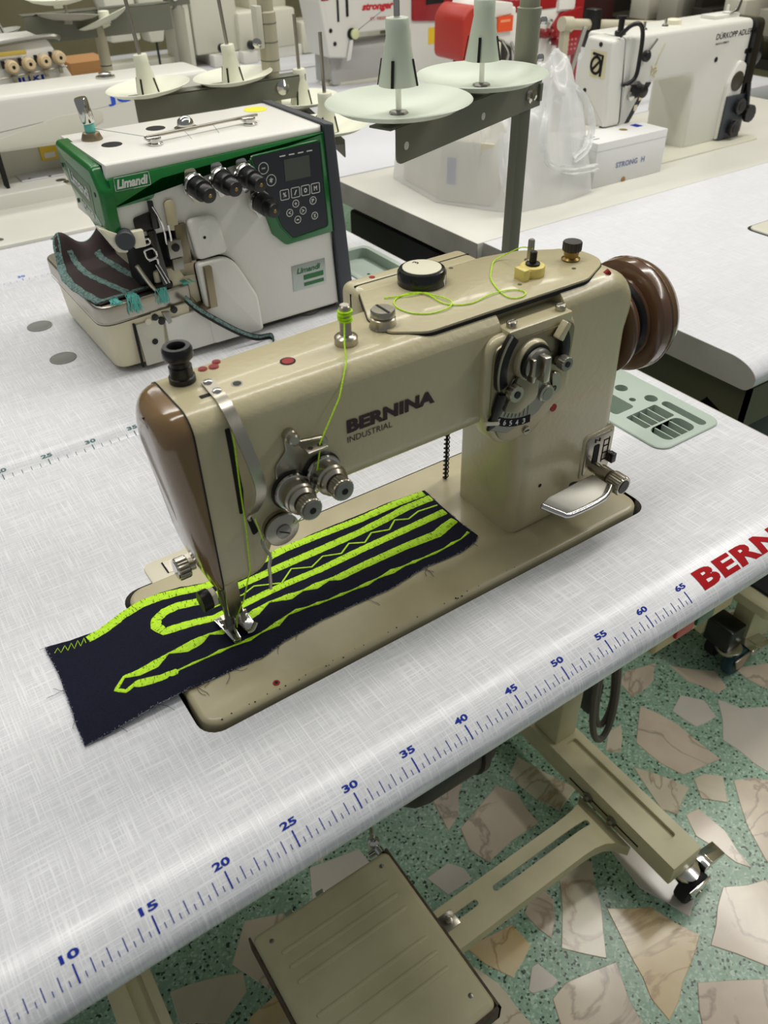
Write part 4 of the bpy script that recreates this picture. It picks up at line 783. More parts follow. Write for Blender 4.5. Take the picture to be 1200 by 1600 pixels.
part('hinge_block', G().prism(roundpoly([(38.9,18.9,.2),(41.2,17.6,.2),(42.0,15.2,.3),(40.6,15.6,.4)]), 'y', 69.0, 67.4), CREAMPLASTIC, O, .1)
part('hinge_cap', G().lathe((41.9, 68.0, 16.9), [(1.15,0),(1.15,1.1),(1.0,1.3)], (-.25,-1,0), 28), SLATE, O)
part('hinge_lever', G().box(42.6, 44.0, 66.9, 68.2, 15.7, 17.7), CREAMPLASTIC, O, .12)
# green front, keypad, end cap, top cover
gfr = roundpoly([(41.2,20.4,.2),(46.2,20.7,.7),(47.2,22.6,.8),(57.0,23.0,1.2),(58.6,22.4,1.0),(61.2,13.2,.8),(63.0,11.4,.9),(70.45,11.7,.2),(69.75,24.55,.1),(41.2,23.7,.1)], 5)
part('green_front', rounded_slab(gfr, 'y', 68.3, 67.55, .2, 2, False), GREEN, O)
pan = roundpoly([(59.2,23.2,.3),(69.0,23.6,.3),(69.5,12.7,.5),(64.0,12.2,.7),(62.5,14.0,.6)], 4)
kp = part('keypad', rounded_slab(pan, 'y', 67.7, 67.42, .08, 1, False), PANELDARK, O, label='dark keypad panel')
part('panel_rim', G().loft([[(x, y, z) for x, z in inset(pan, d)] for d, y in ((-.22,67.56),(-.14,67.42),(.0,67.42),(.0,67.5))], cap=False), GREEN, O)
part('display', G().box(63.6, 67.3, 67.36, 67.44, 19.6, 22.2), SCREEN, kp)
def ringmark(x, z, r, sq=False):
    o = rr(x-r, x+r, z-r, z+r, r*(.3 if sq else .98), 5); i_ = inset(o, .09)
    g = G(); n = len(o); g.add([(a,67.38,b) for a,b in o]+[(a,67.38,b) for a,b in i_], [(k,(k+1)%n,n+(k+1)%n,n+k) for k in range(n)]); return g
for x, z, r, sq, tx in ((60.7,21.7,.72,0,'='),(61.6,20.1,.72,0,'*'),(63.3,18.0,.66,1,'%'),(64.9,18.0,.66,1,'/'),(66.4,18.0,.66,1,'o'),(67.9,18.0,.66,1,'M'),(64.8,16.6,.5,0,'+'),(67.4,16.5,.52,0,'P'),(63.8,15.6,.5,0,'<'),(65.8,15.5,.5,0,'>'),(64.9,14.5,.5,0,'-'),(67.5,14.5,.5,0,'x')):
    g = ringmark(x, z, r, sq); h = r*.9; w = h*.8
    g.merge(place(text(tx, .02), (x-w/2, 67.38, z-(h/2 if tx not in '-=' else .08)), (w,0,0), (0,0,h if tx not in '-=' else .16)))
    part('button_mark', g, INKWHITE, kp)
for k in range(4): part('indicator_mark', G().box(63.1+k*1.3, 63.9+k*1.3, 67.38, 67.41, 22.62, 22.75), INKWHITE, kp)
def badge(o, U, V, parent):
    o, U, V = Vector(o), Vector(U), Vector(V); n = U.cross(V).normalized()*.02
    g = G(); P = [o-U*.06-V*.22, o+U*1.06-V*.22, o+U*1.06+V*1.25, o-U*.06+V*1.25]
    for i in range(4):
        a, b = P[i], P[(i+1)%4]; t = (b-a).normalized(); w = (o+U*.5+V*.5-(a+b)/2).normalized()*.07; g.add([a+n, b+n, b+w+n, a+w+n], [(0,1,2,3)])
    part('badge_frame', g, INKWHITE, parent)
    part('badge_lettering', place(text('Limandi', .045, 1.0, .25), o+n, U, V), INKWHITE, parent, label='white lettering reading Limandi')
badge((42.15, 67.52, 22.5), (3.8,0,.05), (.0,0,1.05), O)
ec = roundpoly([(67.6,17.4,.5),(67.4,22.6,1.0),(69.3,24.9,1.2),(82.5,25.4,.8),(82.5,22.2,.8),(77.5,18.6,1.0),(71.5,16.6,1.2)], 5)
ecp = part('end_cap', rounded_slab(ec, 'x', 41.6, 40.0, .6, 4, False), GREEN, O)
part('name_recess', G().prism(roundpoly([(79.2,23.6,.2),(70.6,22.6,.2),(71.0,19.2,.2),(79.2,20.9,.2)]), 'x', 40.1, 39.96), mat('darker_green_recess', (6,82,34), .3), ecp)
part('badge_lettering', place(text('Limandi', .03), (39.92, 78.4, 21.4), (0,-6.6,-.9), (0,0,1.5)), INKWHITE, ecp)
part('lettering', place(text('fliMandi', .02), (39.96, 76.4, 18.9), (0,-4.6,-.5), (0,0,.9)), INKWHITE, ecp)
for y, z in ((81.2,22.6),(69.3,21.9),(77.6,19.2),(69.6,18.0)): part('screw', G().lathe((40.0, y, z), [(.3,0),(.25,.08)], (-1,0,0), 12), DARKMETAL, ecp)
part('top_cover', rounded_slab([(41.3,23.5),(69.7,24.4),(69.65,25.3),(41.3,25.3)], 'y', 67.8, 84.2, .45, 4, True), WHITEPAINT, O)
part('end_strip', rounded_slab([(69.7,25.6),(71.2,25.4),(73.2,1.0),(71.0,1.0)], 'y', 67.3, 84.6, .3, 3, True), SLATE, O)
gw = part('hand_wheel', G().lathe((72.2, 80, 8.6), [(1,0),(3.8,.1),(4.0,.5),(4.0,2.0),(3.6,2.5),(1,2.6)], (1,0,0), 36), GREEN, O)
po = part('thread_post', G().lathe((43.9, 79.5, 25.2), [(1.25,0),(1.3,.2),(1.0,.9),(.7,1.0)], n=20), mat('bronze_post_base', (150,136,110), .4, .9), O)
part('post_thread', G().lathe((43.9, 79.5, 26.1), [(.6,0),(.66,.3),(.62,1.1),(.5,1.3)], n=16), TEAL, po)
part('post_cap', G().lathe((43.9, 79.5, 27.2), [(.75,0),(.8,.1),(.8,2.6),(.7,2.8)], (-.12,0,1), 20), CHROME, po)
for x, y in ((45.0,75.6),(52.2,79.8)): part('cover_hole', G().lathe((x,y,25.3), [(1.25,0),(1.2,.05)], n=24), DARK, O)
dm = part('dome_nut', G().lathe((55.3, 77.3, 25.3), [(1.5,0),(1.5,.15),(1.0,.2),(1.1,.5),(.95,1.0),(.6,1.35),(.05,1.5)], n=24), CHROME, O)
tb = part('thread_bar', G().box(48.6, 64.3, 72.9, 73.4, 25.9, 26.2).map(lambda x,y,z:(x, y+(x-48.6)*.12, z)), NICKEL, O, .08)
for x, y in ((49.2,72.2),(62.6,73.8)):
    part('bar_post', G().lathe((x,y,25.2), [(.85,0),(.9,.3),(.6,.4),(.6,.8)], n=18), CHROME, tb)
    part('bar_clip', G().box(x-.9, x+.9, y+.1, y+1.3, 25.7, 26.1), CHROME, tb, .12)
part('round_sticker', G().lathe((67.0, 81.0, 25.31), [(1.6,0),(1.6,.02)], n=28), mat('lime_yellow_sticker', (226,222,30), .5), O)
for x, z in ((51.3,21.4),(54.7,21.5),(58.0,21.4),(59.5,18.0)):
    d = (.1,-1,-.12); c = Vector((x, 67.6, z))
    t = part('tension_knob', G().lathe(c, [(1.25,.9),(1.3,1.2),(1.25,2.4),(1.0,2.5),(.98,3.6),(.85,3.9),(.3,3.95)], d, 28), BLACK, O)
    part('tension_plate', G().prism(roundpoly([(x-.9,z+1.9,.4),(x+.3,z+2.0,.5),(x+1.1,z,.8),(x+.4,z-2.0,.4),(x-.2,z-2.2,.2),(x-1.2,z,.8)]), 'y', 67.6, 67.3), CHROME, t)
    part('tension_disc', G().lathe(c, [(1.2,.2),(1.55,.3),(1.5,.5),(1.2,.6),(1.5,.65),(1.4,.85)], d, 28), CHROME, t)
    part('knob_tip', G().lathe(c+Vector(d)*3.9, [(.24,0),(.2,.06)], d, 14), BRASS, t)
lb = part('name_plate', G().box(63.6, 68.9, 67.9, 68.02, 4.6, 8.2), mat('silver_plate', (178,186,180), .35, .6), O, .03, label='silver plate with green panels')
part('plate_panel', G().box(65.3, 68.5, 67.86, 67.92, 5.9, 6.6), GREEN, lb); part('plate_panel', G().box(65.3, 68.5, 67.86, 67.92, 5.0, 5.5), GREEN, lb)
part('plate_lettering', place(text('Limandi', .03, 1, .25), (64.3, 67.86, 6.95), (3.8,0,0), (0,0,.8)), GREEN, lb)
for a, b in (((49.6,73.0,26.0),(51.2,67.3,22.6)),((53.5,73.4,26.0),(54.8,67.3,22.8)),((57.6,74,26.0),(57.8,67.3,22.8)),((63.4,74.2,26.0),(60.2,67.0,19.0)),((44.0,79.4,26.6),(49.0,73,26.0))):
    part('thread', G().tube([a, b], .03, 4), INKGREY, O)

# brown cloth sample on the overlocker plate
BC = thing('cloth_sample', 'dark brown cloth with teal overlock seams draped over the overlocker plate', 'fabric', (42, 78, 9.6))
def cpos(u, v):                         # u front->back, v left->right
    y = 67.75+u*20.5+v*1.6*(1-u); x0 = 37.1-1.5*math.sin(PI*min(u*1.1,1))+.6*u; x = x0+v*(48.6-.6*u-x0)
    z = 9.72+.07*math.sin(v*9+u*5)**2
    if u > .74:
        k = (u-.74)/.26; amp = .35+2.9*math.exp(-((v-.08)/.2)**2)+4.0*math.exp(-((v-.72)/.2)**2)
        z += amp*math.sin(k*PI*.66); y -= 1.2*k*k*(amp*.4)
    return Vector((x, y, z))
def sheet(nu, nv, u0, u1, v0, v1, th):
    g = G(); rows = [[cpos(u0+(u1-u0)*i/nu, v0+(v1-v0)*j/nv) for j in range(nv+1)] for i in range(nu+1)]
    rg = [[p for p in r]+[p+Vector((0,0,th)) for p in reversed(r)] for r in rows]; return g.loft(rg)
part('cloth', sheet(48, 26, 0, 1, 0, 1, .12), BROWNCLOTH, BC, ang=60)
def seam(pts, w, lift=.16):
    q = smooth_path([Vector((a, b, 0)) for a, b in pts], 8); L_ = []
    for i, p in enumerate(q):
        t = (q[min(i+1,len(q)-1)]-q[max(i-1,0)]).normalized(); n = Vector((-t.y*.6, t.x, 0)); h = w*.5*(1+.12*math.sin(i*1.7))
        A = cpos(p.x+n.x*h*.05, p.y+n.y*h*.09); B_ = cpos(p.x-n.x*h*.05, p.y-n.y*h*.09)
        L_.append([A+Vector((0,0,lift-.1)), A+Vector((0,0,lift+.05)), B_+Vector((0,0,lift+.05)), B_+Vector((0,0,lift-.1))])
    return G().loft(L_)
part('seam', seam([(0.02,.03),(.3,.02),(.7,.02),(1,.02)], 1.0), TEALDARK, BC)
part('seam', seam([(.03,.05),(.03,.4),(.03,.7),(.05,.98)], 1.0), TEALDARK, BC)
part('seam', seam([(.98,.03),(.99,.3),(.98,.55),(.99,.75)], 1.0), TEALDARK, BC)
part('seam', seam([(.05,.36),(.3,.30),(.5,.24),(.72,.2),(.8,.16)], .8), TEALDARK, BC)
part('seam', seam([(.04,.7),(.3,.6),(.5,.56),(.7,.5),(.78,.48)], .9), TEALDARK, BC)
def clump(x, y, z, dx, n=26, dz=-.5, L_=1.6):
    g = G()
    for k in range(n):
        p = [Vector((x+random.uniform(-.45,.45), y+random.uniform(-.3,.3), z+random.uniform(0,.25)))]
        fy = 66.45+(x-36.3)*.1
        for j in range(6):
            q = p[-1]+Vector((random.uniform(-.26,.26)+dx*.1, 0, 0)); k_ = j/5
            q.y = y+(fy-y)*min(1, k_*2.2)+random.uniform(-.06,.04); q.z = z+.15-(0 if k_ < .4 else (k_-.4)*L_*1.6*random.uniform(.75,1.1)); p.append(q)
        g.tube(p, .045, 4)
    return g
for a in ((38.9,67.9,9.85,0,22,-.1,.3),(41.1,68.2,9.9,0,38,-.55,2.1),(44.9,68.9,9.9,.1,30,-.5,2.0),(48.0,69.6,9.9,.8,18,-.3,.4)): part('thread_tail', clump(*a), TEAL, BC, kind='stuff')
TP = thing('seam_tape', 'dark narrow tape with grey stitching hanging from the overlocker front to the table', 'tape', (52, 66, 0))
tp = smooth_path([(47.4,66.6,8.3),(48.7,66.2,6.6),(51.4,65.9,4.1),(54,65.6,2.0),(56.2,65.5,.75),(58.2,65.6,.35),(57.6,63.8,.12),(56.2,61.2,.12)], 6)
part('tape', G().band(tp, (.35,.2,.75), (.02,-.07,.05)), BLACK, TP)
part('stitching', G().loft([[p+Vector((-.05-.08*(i%2),-.11,.02)), p+Vector((.1+.1*(i%2),-.11,.34)), p+Vector((.14+.1*(i%2),-.14,.34)), p+Vector((-.05-.08*(i%2),-.14,.02))] for i, p in enumerate(tp)]), TEALDARK, TP)

# ------------------------------------------------------------------ thread stands
def disc(t, x, y, z, R, cone, rod, m, mc, lift=0, tilt=(0,0)):
    sp = part('spool_disc', G().lathe((x,y,z), [(.9,-.7),(.9,0),(R*.45,.05),(R*.8,.55),(R*.97,1.15),(R,1.2),(R*.985,1.28),(R*.78,.68),(R*.44,.2),(.5,.15)], (tilt[0],tilt[1],1), 48), m, t)
    if cone:
        c = part('spool_cone', G().lathe((x,y,z+lift), [(1.75,.25),(1.72,.4),(1.0,4.0),(1.02,4.1),(1.02,5.2),(.95,5.3),(.3,5.3)], (tilt[0],tilt[1],1), 28), mc, sp)
        for a in (-.9, .6, 2.3, 4.0):
            part('cone_slot', G().box(-.13, .13, -.05, .03, .25, 2.3).map(lambda px,py,pz: (x+tilt[0]*(pz+lift)+math.cos(a)*px+math.sin(a)*(1.80-(pz-.3)*.19+py), y+tilt[1]*(pz+lift)+math.sin(a)*px-math.cos(a)*(1.80-(pz-.3)*.19+py), z+lift+pz)), DARK, c)
    part('spool_rod', G().tube([(x,y,z+.2),(x+tilt[0]*rod,y+tilt[1]*rod,z+rod)], .27, 10), CHROME if lift else NICKEL, sp)
    part('rod_clip', G().lathe((x,y,z+.2), [(.9,0),(.8,.15),(.4,.2)], n=8), STEEL, sp)
    return sp
TS = thing('thread_stand', 'tall olive-grey thread stand with two pale green spool discs behind the beige machine', 'thread stand', (80.6, 43, 0))
part('post', G().prism(roundpoly([(79.75,42.3,.25),(81.45,42.3,.25),(81.45,43.7,.25),(79.75,43.7,.25)],2), 'z', 0, 31.5), STANDPAINT, TS)
part('base_nut', G().lathe((80.6,43,0), [(2.2,0),(2.2,.5),(1.4,.6),(1.4,1.8)], n=6), STEEL, TS)
part('upper_tube', G().lathe((81.0,43.4,33.5), [(1.05,-2),(1.25,0),(1.25,5.6),(1.3,5.7),(1.05,5.8),(1.0,40)], n=24), mat('grey_green_tube', (146,146,126), .4), TS)
for z in (34.5, 37.9): part('clamp_screw', G().lathe((82.2,43.0,z), [(.35,0),(.4,.2),(.4,.7),(.2,.75)], (1,-.3,0), 8), CHROME, TS)
ax0, ax1 = Vector((57.6,35.4,0)), Vector((82.6,43.8,0)); ad_ = (ax1-ax0).normalized(); an = Vector((ad_.y,-ad_.x,0))
def armbox(a, b, n0, n1, z0, z1):
    P = [ax0+ad_*a+an*n0, ax0+ad_*b+an*n0, ax0+ad_*b+an*n1, ax0+ad_*a+an*n1]; return G().loft([[p+Vector((0,0,z)) for p in P] for z in (z0, z1)])
al = (ax1-ax0).length
arm = part('arm_face', G().loft([[ax0+ad_*u+an*n+Vector((0,0,v)) for u, v in roundpoly([(0,29.6,.8),(0,32.7,.1),(al,32.7,.1),(al,29.9,.1),(al-4,29.9,.1)])] for n in (1.2,1.0)]), STANDPAINT, TS)
part('arm_top', armbox(-.8, al, -1.3, 1.1, 32.6, 32.8), STANDPAINT, arm, .05)
part('arm_bolt', G().lathe(ax0+ad_*(al-2.6)+an*1.2+Vector((0,0,31.4)), [(.85,0),(.85,.2),(.5,.25),(.5,.7),(.3,.75)], an, 6), CHROME, arm)
part('arm_lip', armbox(al-.7, al-.1, 1.0, 1.5, 30.4, 32.2), STANDPAINT, arm, .1)
for a in (1.4, 14.5): part('arm_hole', G().lathe(ax0+ad_*a+an*1.19+Vector((0,0,31.0)), [(.36,0),(.36,.03)], an, 16), INKWHITE, arm)
p1 = ax0+ad_*1.9; p2 = ax0+ad_*15.8
disc(TS, p1.x, p1.y, 33.3, 6.6, True, 14.5, SPOOLGREEN, SPOOLGREEN, 2.2, (-.02,.0))
disc(TS, p2.x, p2.y, 33.3, 6.6, True, 14.5, SPOOLGREEN, SPOOLGREEN, 2.2, (-.02,.0))

TS2 = thing('thread_stand', 'grey thread stand with four ivory spool discs behind the green overlocker', 'thread stand', (79.6, 100, 0))
part('post', G().lathe((79.6,100,0), [(2.4,0),(2.4,.6),(1.2,.8),(1.2,26),(1.45,26.1),(1.45,34),(1.2,34.2),(1.2,46)], n=24), mat('pale_beige_tube', (176,170,146), .45), TS2)
for z in (27.5, 30, 32.5): part('tube_ring', G().lathe((79.6,100,z), [(1.46,0),(1.5,.1),(1.46,.2)], n=24), STANDPAINT, TS2)
part('clamp', G().box(77.4, 78.4, 98.9, 100.6, 29.4, 35), MACHCREAM, TS2, .1); part('clamp_screw', G().lathe((77.3,99.4,30.2), [(.7,0),(.7,.6),(.3,.8)], (-.4,-1,0), 10), CHROME, TS2)
a2 = part('arm', G().box(56.4, 85, 98.6, 98.9, 22.0, 25.2).box(56.4, 85, 98.6, 101.3, 25.0, 25.25), STANDPAINT, TS2, .05)
part('dome_nut', G().lathe((80.6,98.6,23.8), [(1.1,0),(1.1,.2),(.8,.4),(.3,.9)], (0,-1,0), 16), CHROME, a2)
part('cross_arm', G().loft([[Vector(p)+Vector((0,0,z)) for p in ((84.4,103,0),(86.4,102,0),(79.4,78.6,0),(77.4,79.4,0))] for z in (19.4,20.0)]).loft([[Vector(p)+Vector((0,0,z)) for p in ((86.2,102,0),(86.4,102,0),(79.6,78.6,0),(79.4,78.6,0))] for z in (17.6,20.0)]), STANDPAINT, TS2)
for x, y, z, t in ((59.3,100,25.2,(-.08,.02)),(73.0,100,25.1,(-.07,.02)),(84.4,99.5,20.6,(-.02,0)),(78.4,81.5,20.6,(-.02,0))):
    disc(TS2, x, y, z, 6.2, True, 12.5 if z > 22 else 12.8, SPOOL, SPOOL, 0, t)
# ------------------------------------------------------------------ tables further back
def plain_table(label, x0, x1, yf, yb, m, flat=False, paint=RAILPAINT, apron=None, legs=(9, 14)):
    t = thing('sewing_table', label, 'table', ((x0+x1)/2, (yf+yb)/2, FLOOR))
    g = G().box(x0, x1, yf, yb, -4.2, 0) if flat else G().prism(front_profile(yf, yb), 'x', x0, x1)
    part('table_top', g, m, t, .15 if flat else 0, ang=25)
    part('edge_band', G().box(x0-.15, x0, yf, yb, -4.2, 0) if flat else end_band(yf, yb, x0-.15, x0), EDGE, t)
    for a in (x0+legs[0], x1-legs[1]): frame_end(t, a, a+6, yf+(8 if apron else 3), yb-2, (yf+yb)/2+4, paint, groove=False)
    if apron:
        part('side_apron', G().prism([(yf+.8,-4.2),(yb,-4.2),(yb,-9.6),(yf+8,-9.6),(yf+6.8,-8.0),(yf+4.4,-9.0),(yf+3.4,-11.6),(yf+.8,-10.6)], 'x', x0+1.0, x0+1.6), apron, t)
        part('front_apron', G().prism(roundpoly([(x0+1.0,-4.2,0),(x1,-4.2,0),(x1,-10,0),(x0+1.0,-10.4,.6)]), 'y', yf+.8, yf+1.4), apron, t)
    return t
T3 = plain_table('white table in the third row with a long machine, left behind the overlocker', XL, 89.3, 108.1, 163, LINEN2)
ruler(T3, 108.1, 5.9, (10, 60), range(10, 61, 10), mat('bright_blue_print', (60,110,200), .5))
plain_table('grey-white table behind the long cream machine at the left', XL, 89.3, 163.2, 232, WHITETOP, True)
plain_table('far grey-white table carrying the cream control box', 60, 186, 236, 300, WHITETOP, True)
R1 = plain_table('bare white linen-pattern table right of the hand wheel, across the gap', 105.2, 235, 21.3, 76.2, LINEN2, apron=mat('dark_olive_apron', (74,74,54), .5), legs=(23.4, 14))
R2 = plain_table('worn cream table at the right under the plastic bag and white machine', 104.0, 235, 76.4, 123.4, CREAMTOP, True)
plain_table('white table at the right carrying the red and white overlocker', 98, 260, 124, 186.5, WHITETOP, True)
plain_table('white table at the back carrying the machine with a red control panel', 112, 260, 187, 234, WHITETOP, True)
part('dark_filler_box', rounded_slab(rr(109, 128, 23.5, 58, 1.5, 3), 'z', -34, -11.5, .6, 2), MOTORBLACK, R1)  # added black box, hides the lit floor below the apron
part('gap_dark_block', rounded_slab(rr(105.5, 124, 78, 121, 1.0, 3), 'z', -55, -6, .5, 2), BLACK, R2)  # added black block that darkens the gap between the table columns
bed2 = thing('machine_bed', 'cream machine bed corner let into the bare right-hand table, cut by the frame edge', 'machine bed', (170, 48, -1))
part('bed_plate', rounded_slab(rr(146.2, 190, 36, 53.6, 1.6, 5), 'z', .03, .35, .3, 3, False), MACHCREAM, bed2)
part('bed_slot', G().prism(rr(145.8, 190.4, 35.6, 54, 1.8, 5), 'z', .01, .04), DARK, bed2)
rp = thing('treadle', 'cream treadle with a black mat under the bare right-hand table', 'pedal', (142, 26, -62))
part('tread_plate', rounded_slab(rr(133, 152, 20, 31, 1.2, 4), 'z', -63, -60.5, .6, 2), RAILPAINT, rp)
part('tread_mat', rounded_slab(rr(136.5, 151, 22, 33, .6, 3), 'z', -60.6, -59.9, .2, 2, False), RUBBER, rp)
part('support', G().box(136, 150, 24, 28, FLOOR+3, -62.5), RAILPAINT, rp)
rc = R1
part('end_cap', rounded_slab(rr(129.2, 134.0, 23.6, 29.4, .5, 3), 'z', -72.6, -67.2, .3, 2), BLACK, rc)
cf = part('castor', G().prism(circ(131.6, 24.6, 2.6, 24), 'z', -73.4, -72.6).prism(roundpoly([(129.6,-73.2,0),(134.4,-73.2,0),(133.4,-76.4,1),(131.0,-76.6,1)]), 'y', 21.2, 21.6), NICKEL, rc, .08)
part('wheel', G().lathe((132.4, 21.8, FLOOR+3.2), [(1.5,0),(2.9,.05),(3.2,.4),(3.2,1.9),(2.9,2.3),(1.5,2.35)], (0,1,0), 32), TEALRUBBER, cf)
part('wheel_hub', G().lathe((132.4, 21.7, FLOOR+3.2), [(.4,0),(1.9,.05),(2.0,.2),(2.0,2.3),(.4,2.5)], (0,1,0), 24), mat('brown_wheel_core', (92,76,60), .5), cf)
part('brake_lever', G().box(134.4, 136.4, 21.0, 24.6, -74.2, -72.9).prism(roundpoly([(136.6,-73.0,.1),(141.2,-74.2,.3),(141.1,-75.0,.3),(136.6,-74.2,.1)]), 'y', 20.8, 24.4), CHROME, cf, .15)

# ------------------------------------------------------------------ white machine with black end cover, right
D = thing('sewing_machine', 'white industrial machine with black end guard and round logo on its face, right background', 'sewing machine', (172, 99, 0))
part('bed', rounded_slab(rr(162, 199, 89, 107, 1.4, 4), 'z', .03, .35, .2, 2, False), MACHCREAM, D)
dp = roundpoly([(154.5,8.0,.8),(158.0,8.0,.8),(163.0,15.3,2.2),(176.8,15.3,2.5),(177.6,0,0),(193.6,0,0),(193.9,24.3,1.8),(154.5,24.3,1.0)], 5)
part('body', rounded_slab(dp, 'y', 93.8, 105, .8, 3), MACHWHITE, D)
hp = [(93.2,8.6,.8),(94.6,24.0,.9),(101.0,24.2,.9),(103.0,17.4,.6),(101.6,10.6,.8),(98.8,8.0,.6)]
part('face_plate', rounded_slab(roundpoly(hp, 4), 'x', 154.5, 150.4, .7, 3, False), MACHWHITE, D)
part('face_seam', G().loft([[(x, y, z) for y, z in inset(roundpoly(hp, 4), -.03)] for x in (154.45, 154.7)], cap=False), DARK, D)
lg = part('logo_patch', G().add([(150.36,95.2,22.0),(150.36,99.4,22.0),(150.36,99.0,17.2),(150.36,94.9,17.2)], [(0,1,2,3)]), mat('yellowed_sticker', (214,206,168), .6), D)
g = G(); R0 = [(150.32, 97.6+1.25*math.cos(2*PI*i/24), 19.4+1.45*math.sin(2*PI*i/24)) for i in range(24)]
g.tube([Vector(p) for p in R0], .26, 6, closed=True).tube([(150.32,98.6,18.4),(150.32,96.6,20.3)], .24, 6).tube([(150.32,96.2,17.6),(150.32,96.0,21.2),(150.32,98.6,21.4)], .26, 6)
part('round_logo', g, INKBLACK, D, label='black round logo with a slanted bar')
for y, z in ((97.0,23.1),(99.8,14.6)): part('screw', G().lathe((150.4,y,z), [(.45,0),(.4,.15)], (-1,0,0), 14), BLACK, D)
part('lower_tab', G().box(150.6, 152, 94.2, 94.8, 7.0, 9.2), BLACK, D)
part('finger_guard', G().tube(smooth_path([(153.2,95,24.4),(154.2,93.6,26.2),(156.0,92.9,26.4),(156.9,92.6,24.6),(157.0,92.5,20.5),(156.7,92.5,17.4),(155.4,93.0,16.2),(154.2,93.6,16.0)], 5), .42, 10), BLACK, D)
part('top_knob', G().lathe((155.4,97,24.3), [(1.1,0),(1.1,.6),(.6,.8),(.6,2.6),(1.0,2.7),(1.0,3.2)], n=16), BLACK, D)
part('lever_knob', G().lathe((159.6, 93.7, 20.6), [(.6,0),(1.05,.3),(1.05,.9),(.7,1.2)], (0,-1,0), 20), BLACK, D)
part('lever', G().tube([(159.9,93.2,21.2),(161.8,92.9,23.4)], .25, 8), STEEL, D)
tn = part('tension_unit', G().lathe((158.6, 93.7, 14.6), [(1.5,0),(1.6,.3),(1.4,.6),(1.2,1.5),(1.2,2.3),(.9,2.5)], (0,-1,0), 22), BLACK, D)
part('tension_disc', G().lathe((157.3, 93.6, 13.6), [(.9,0),(.9,.5),(.5,.7)], (0,-1,0), 16), CHROME, tn)
part('thread_bar', G().box(154.6, 158, 92.9, 93.3, 15.6, 16.0), CHROME, tn, .08)
st_ = part('black_strip', G().prism([(157.0,8.5),(158.2,8.5),(163.2,15.4),(161.6,15.6)], 'y', 93.85, 93.7), BLACK, D)
for x, z in ((160.6,12.9),(159.5,11.1)): part('strip_label', G().box(x-.5, x+.5, 93.65, 93.72, z-.55, z+.55), mat('cream_label', (222,210,180), .5), st_)
fl = G()
for i in range(5): a = i*1.26; fl.tube([(163.4,93.75,17.6),(163.4+1.2*math.cos(a),93.75,17.6+1.4*math.sin(a))], .13, 5)
fl.tube([Vector((163.4+.75*math.cos(2*PI*i/12),93.75,17.4+.8*math.sin(2*PI*i/12))) for i in range(12)], .12, 5, closed=True).tube([(163.8,93.75,18.5),(164.2,93.75,20.2),(165.4,93.75,22.2)], .1, 5)
part('flower_decal', fl, mat('pale_gold_print', (206,198,160), .5), D)
part('lettering', place(text('DÜRKOPP ADLER', .01), (181.6, 93.75, 21.2), (12.0,0,.1), (0,0,1.35)), INKBLACK, D, label='thin black lettering reading DÜRKOPP ADLER')
part('lettering', place(text('MADE IN GERMANY', .01), (181.8, 93.75, 20.2), (4.4,0,.05), (0,0,.42)), INKBLACK, D)
for x, z in ((183.0,17.4),(193.0,18.0)): part('hole_plug', G().lathe((x, 93.8, z), [(.55,0),(.5,.1)], (0,-1,0), 16), BLACK, D)
bz = part('dial_boss', rounded_slab(roundpoly([(188.2,0.6,.3),(188.2,12,2.6),(191,16.8,2.4),(193.6,15.5,1.0),(193.7,.6,.3)], 5), 'y', 94, 93.1, .3, 2, False), MACHWHITE, D)
dd = part('round_dial', G().lathe((191.2, 93.1, 12.4), [(2.0,0),(2.0,.2),(1.8,.3)], (0,-1,0), 32), mat('dark_bronze_dial', (58,54,42), .4), bz)
cp = part('control_plate', G().box(188.6, 195.6, 92.6, 93.2, .5, 9.6), SLATE, bz, .1)
for x, z, r in ((192.3,7.4,1.7),(191.8,2.8,1.65)):
    k_ = part('control_dial', knurl_knob((x, 92.6, z), r, 1.4, 24), BLACK, cp)
    part('dial_mark', G().lathe((x, 91.15, z), [(r*.55,0),(r*.5,.08)], (0,-1,0), 16), DARKMETAL, k_)
part('end_guard', rounded_slab(roundpoly([(92.8,1.2,.4),(92.8,24.2,1.6),(104.5,24.2,1.6),(104.5,1.2,.4)], 4), 'x', 193.8, 196.6, .6, 3, False), BLACKGLOSS, D)
part('hand_wheel', G().lathe((196.6, 98.5, 17.6), [(1.5,0),(4.6,.3),(5.0,.9),(5.0,2.2),(4.3,2.9),(1,3)], (1,0,0), 36), BLACKGLOSS, D)
part('side_knob', knurl_knob((196.2, 92.6, 5.4), 1.9, 1.6, 24), BLACK, D); part('side_lever', G().tube([(194.8,92.4,11.6),(195.2,92,8),(196,92.2,5.6)], .5, 8), BLACK, D)
part('back_bracket', G().box(178.5, 180.5, 104.8, 106, 6, 15), CREAMPLASTIC, D, .2)
for x, y in ((163.4,98),(170.2,98.4)): part('thread_pin', G().lathe((x,y,24.3), [(.7,0),(.6,.3),(.3,.4),(.28,1.4)], n=12), CHROME, D)
part('top_cap', G().lathe((173.6,99.2,24.3), [(1.6,0),(1.6,.8),(1.1,1.0)], n=20), CREAMPLASTIC, D)
part('bobbin_winder', G().box(184.4, 192.4, 97, 101, 24.2, 25.0).lathe((189.8,98.4,25), [(.9,0),(.9,.3),(.3,.4),(.3,1.6)], n=14), MACHWHITE, D, .1)
part('winder_lever', G().prism(roundpoly([(188.4,25.0,.1),(191.6,25.4,.1),(192.2,27.4,.4),(191.4,27.6,.4),(190.6,25.8,.2)]), 'y', 96.8, 97.2), STEEL, D, .05)
DC = thing('lever_arm', 'bright metal strip leaning behind the left end of the white machine', 'lever', (151, 108, 12))
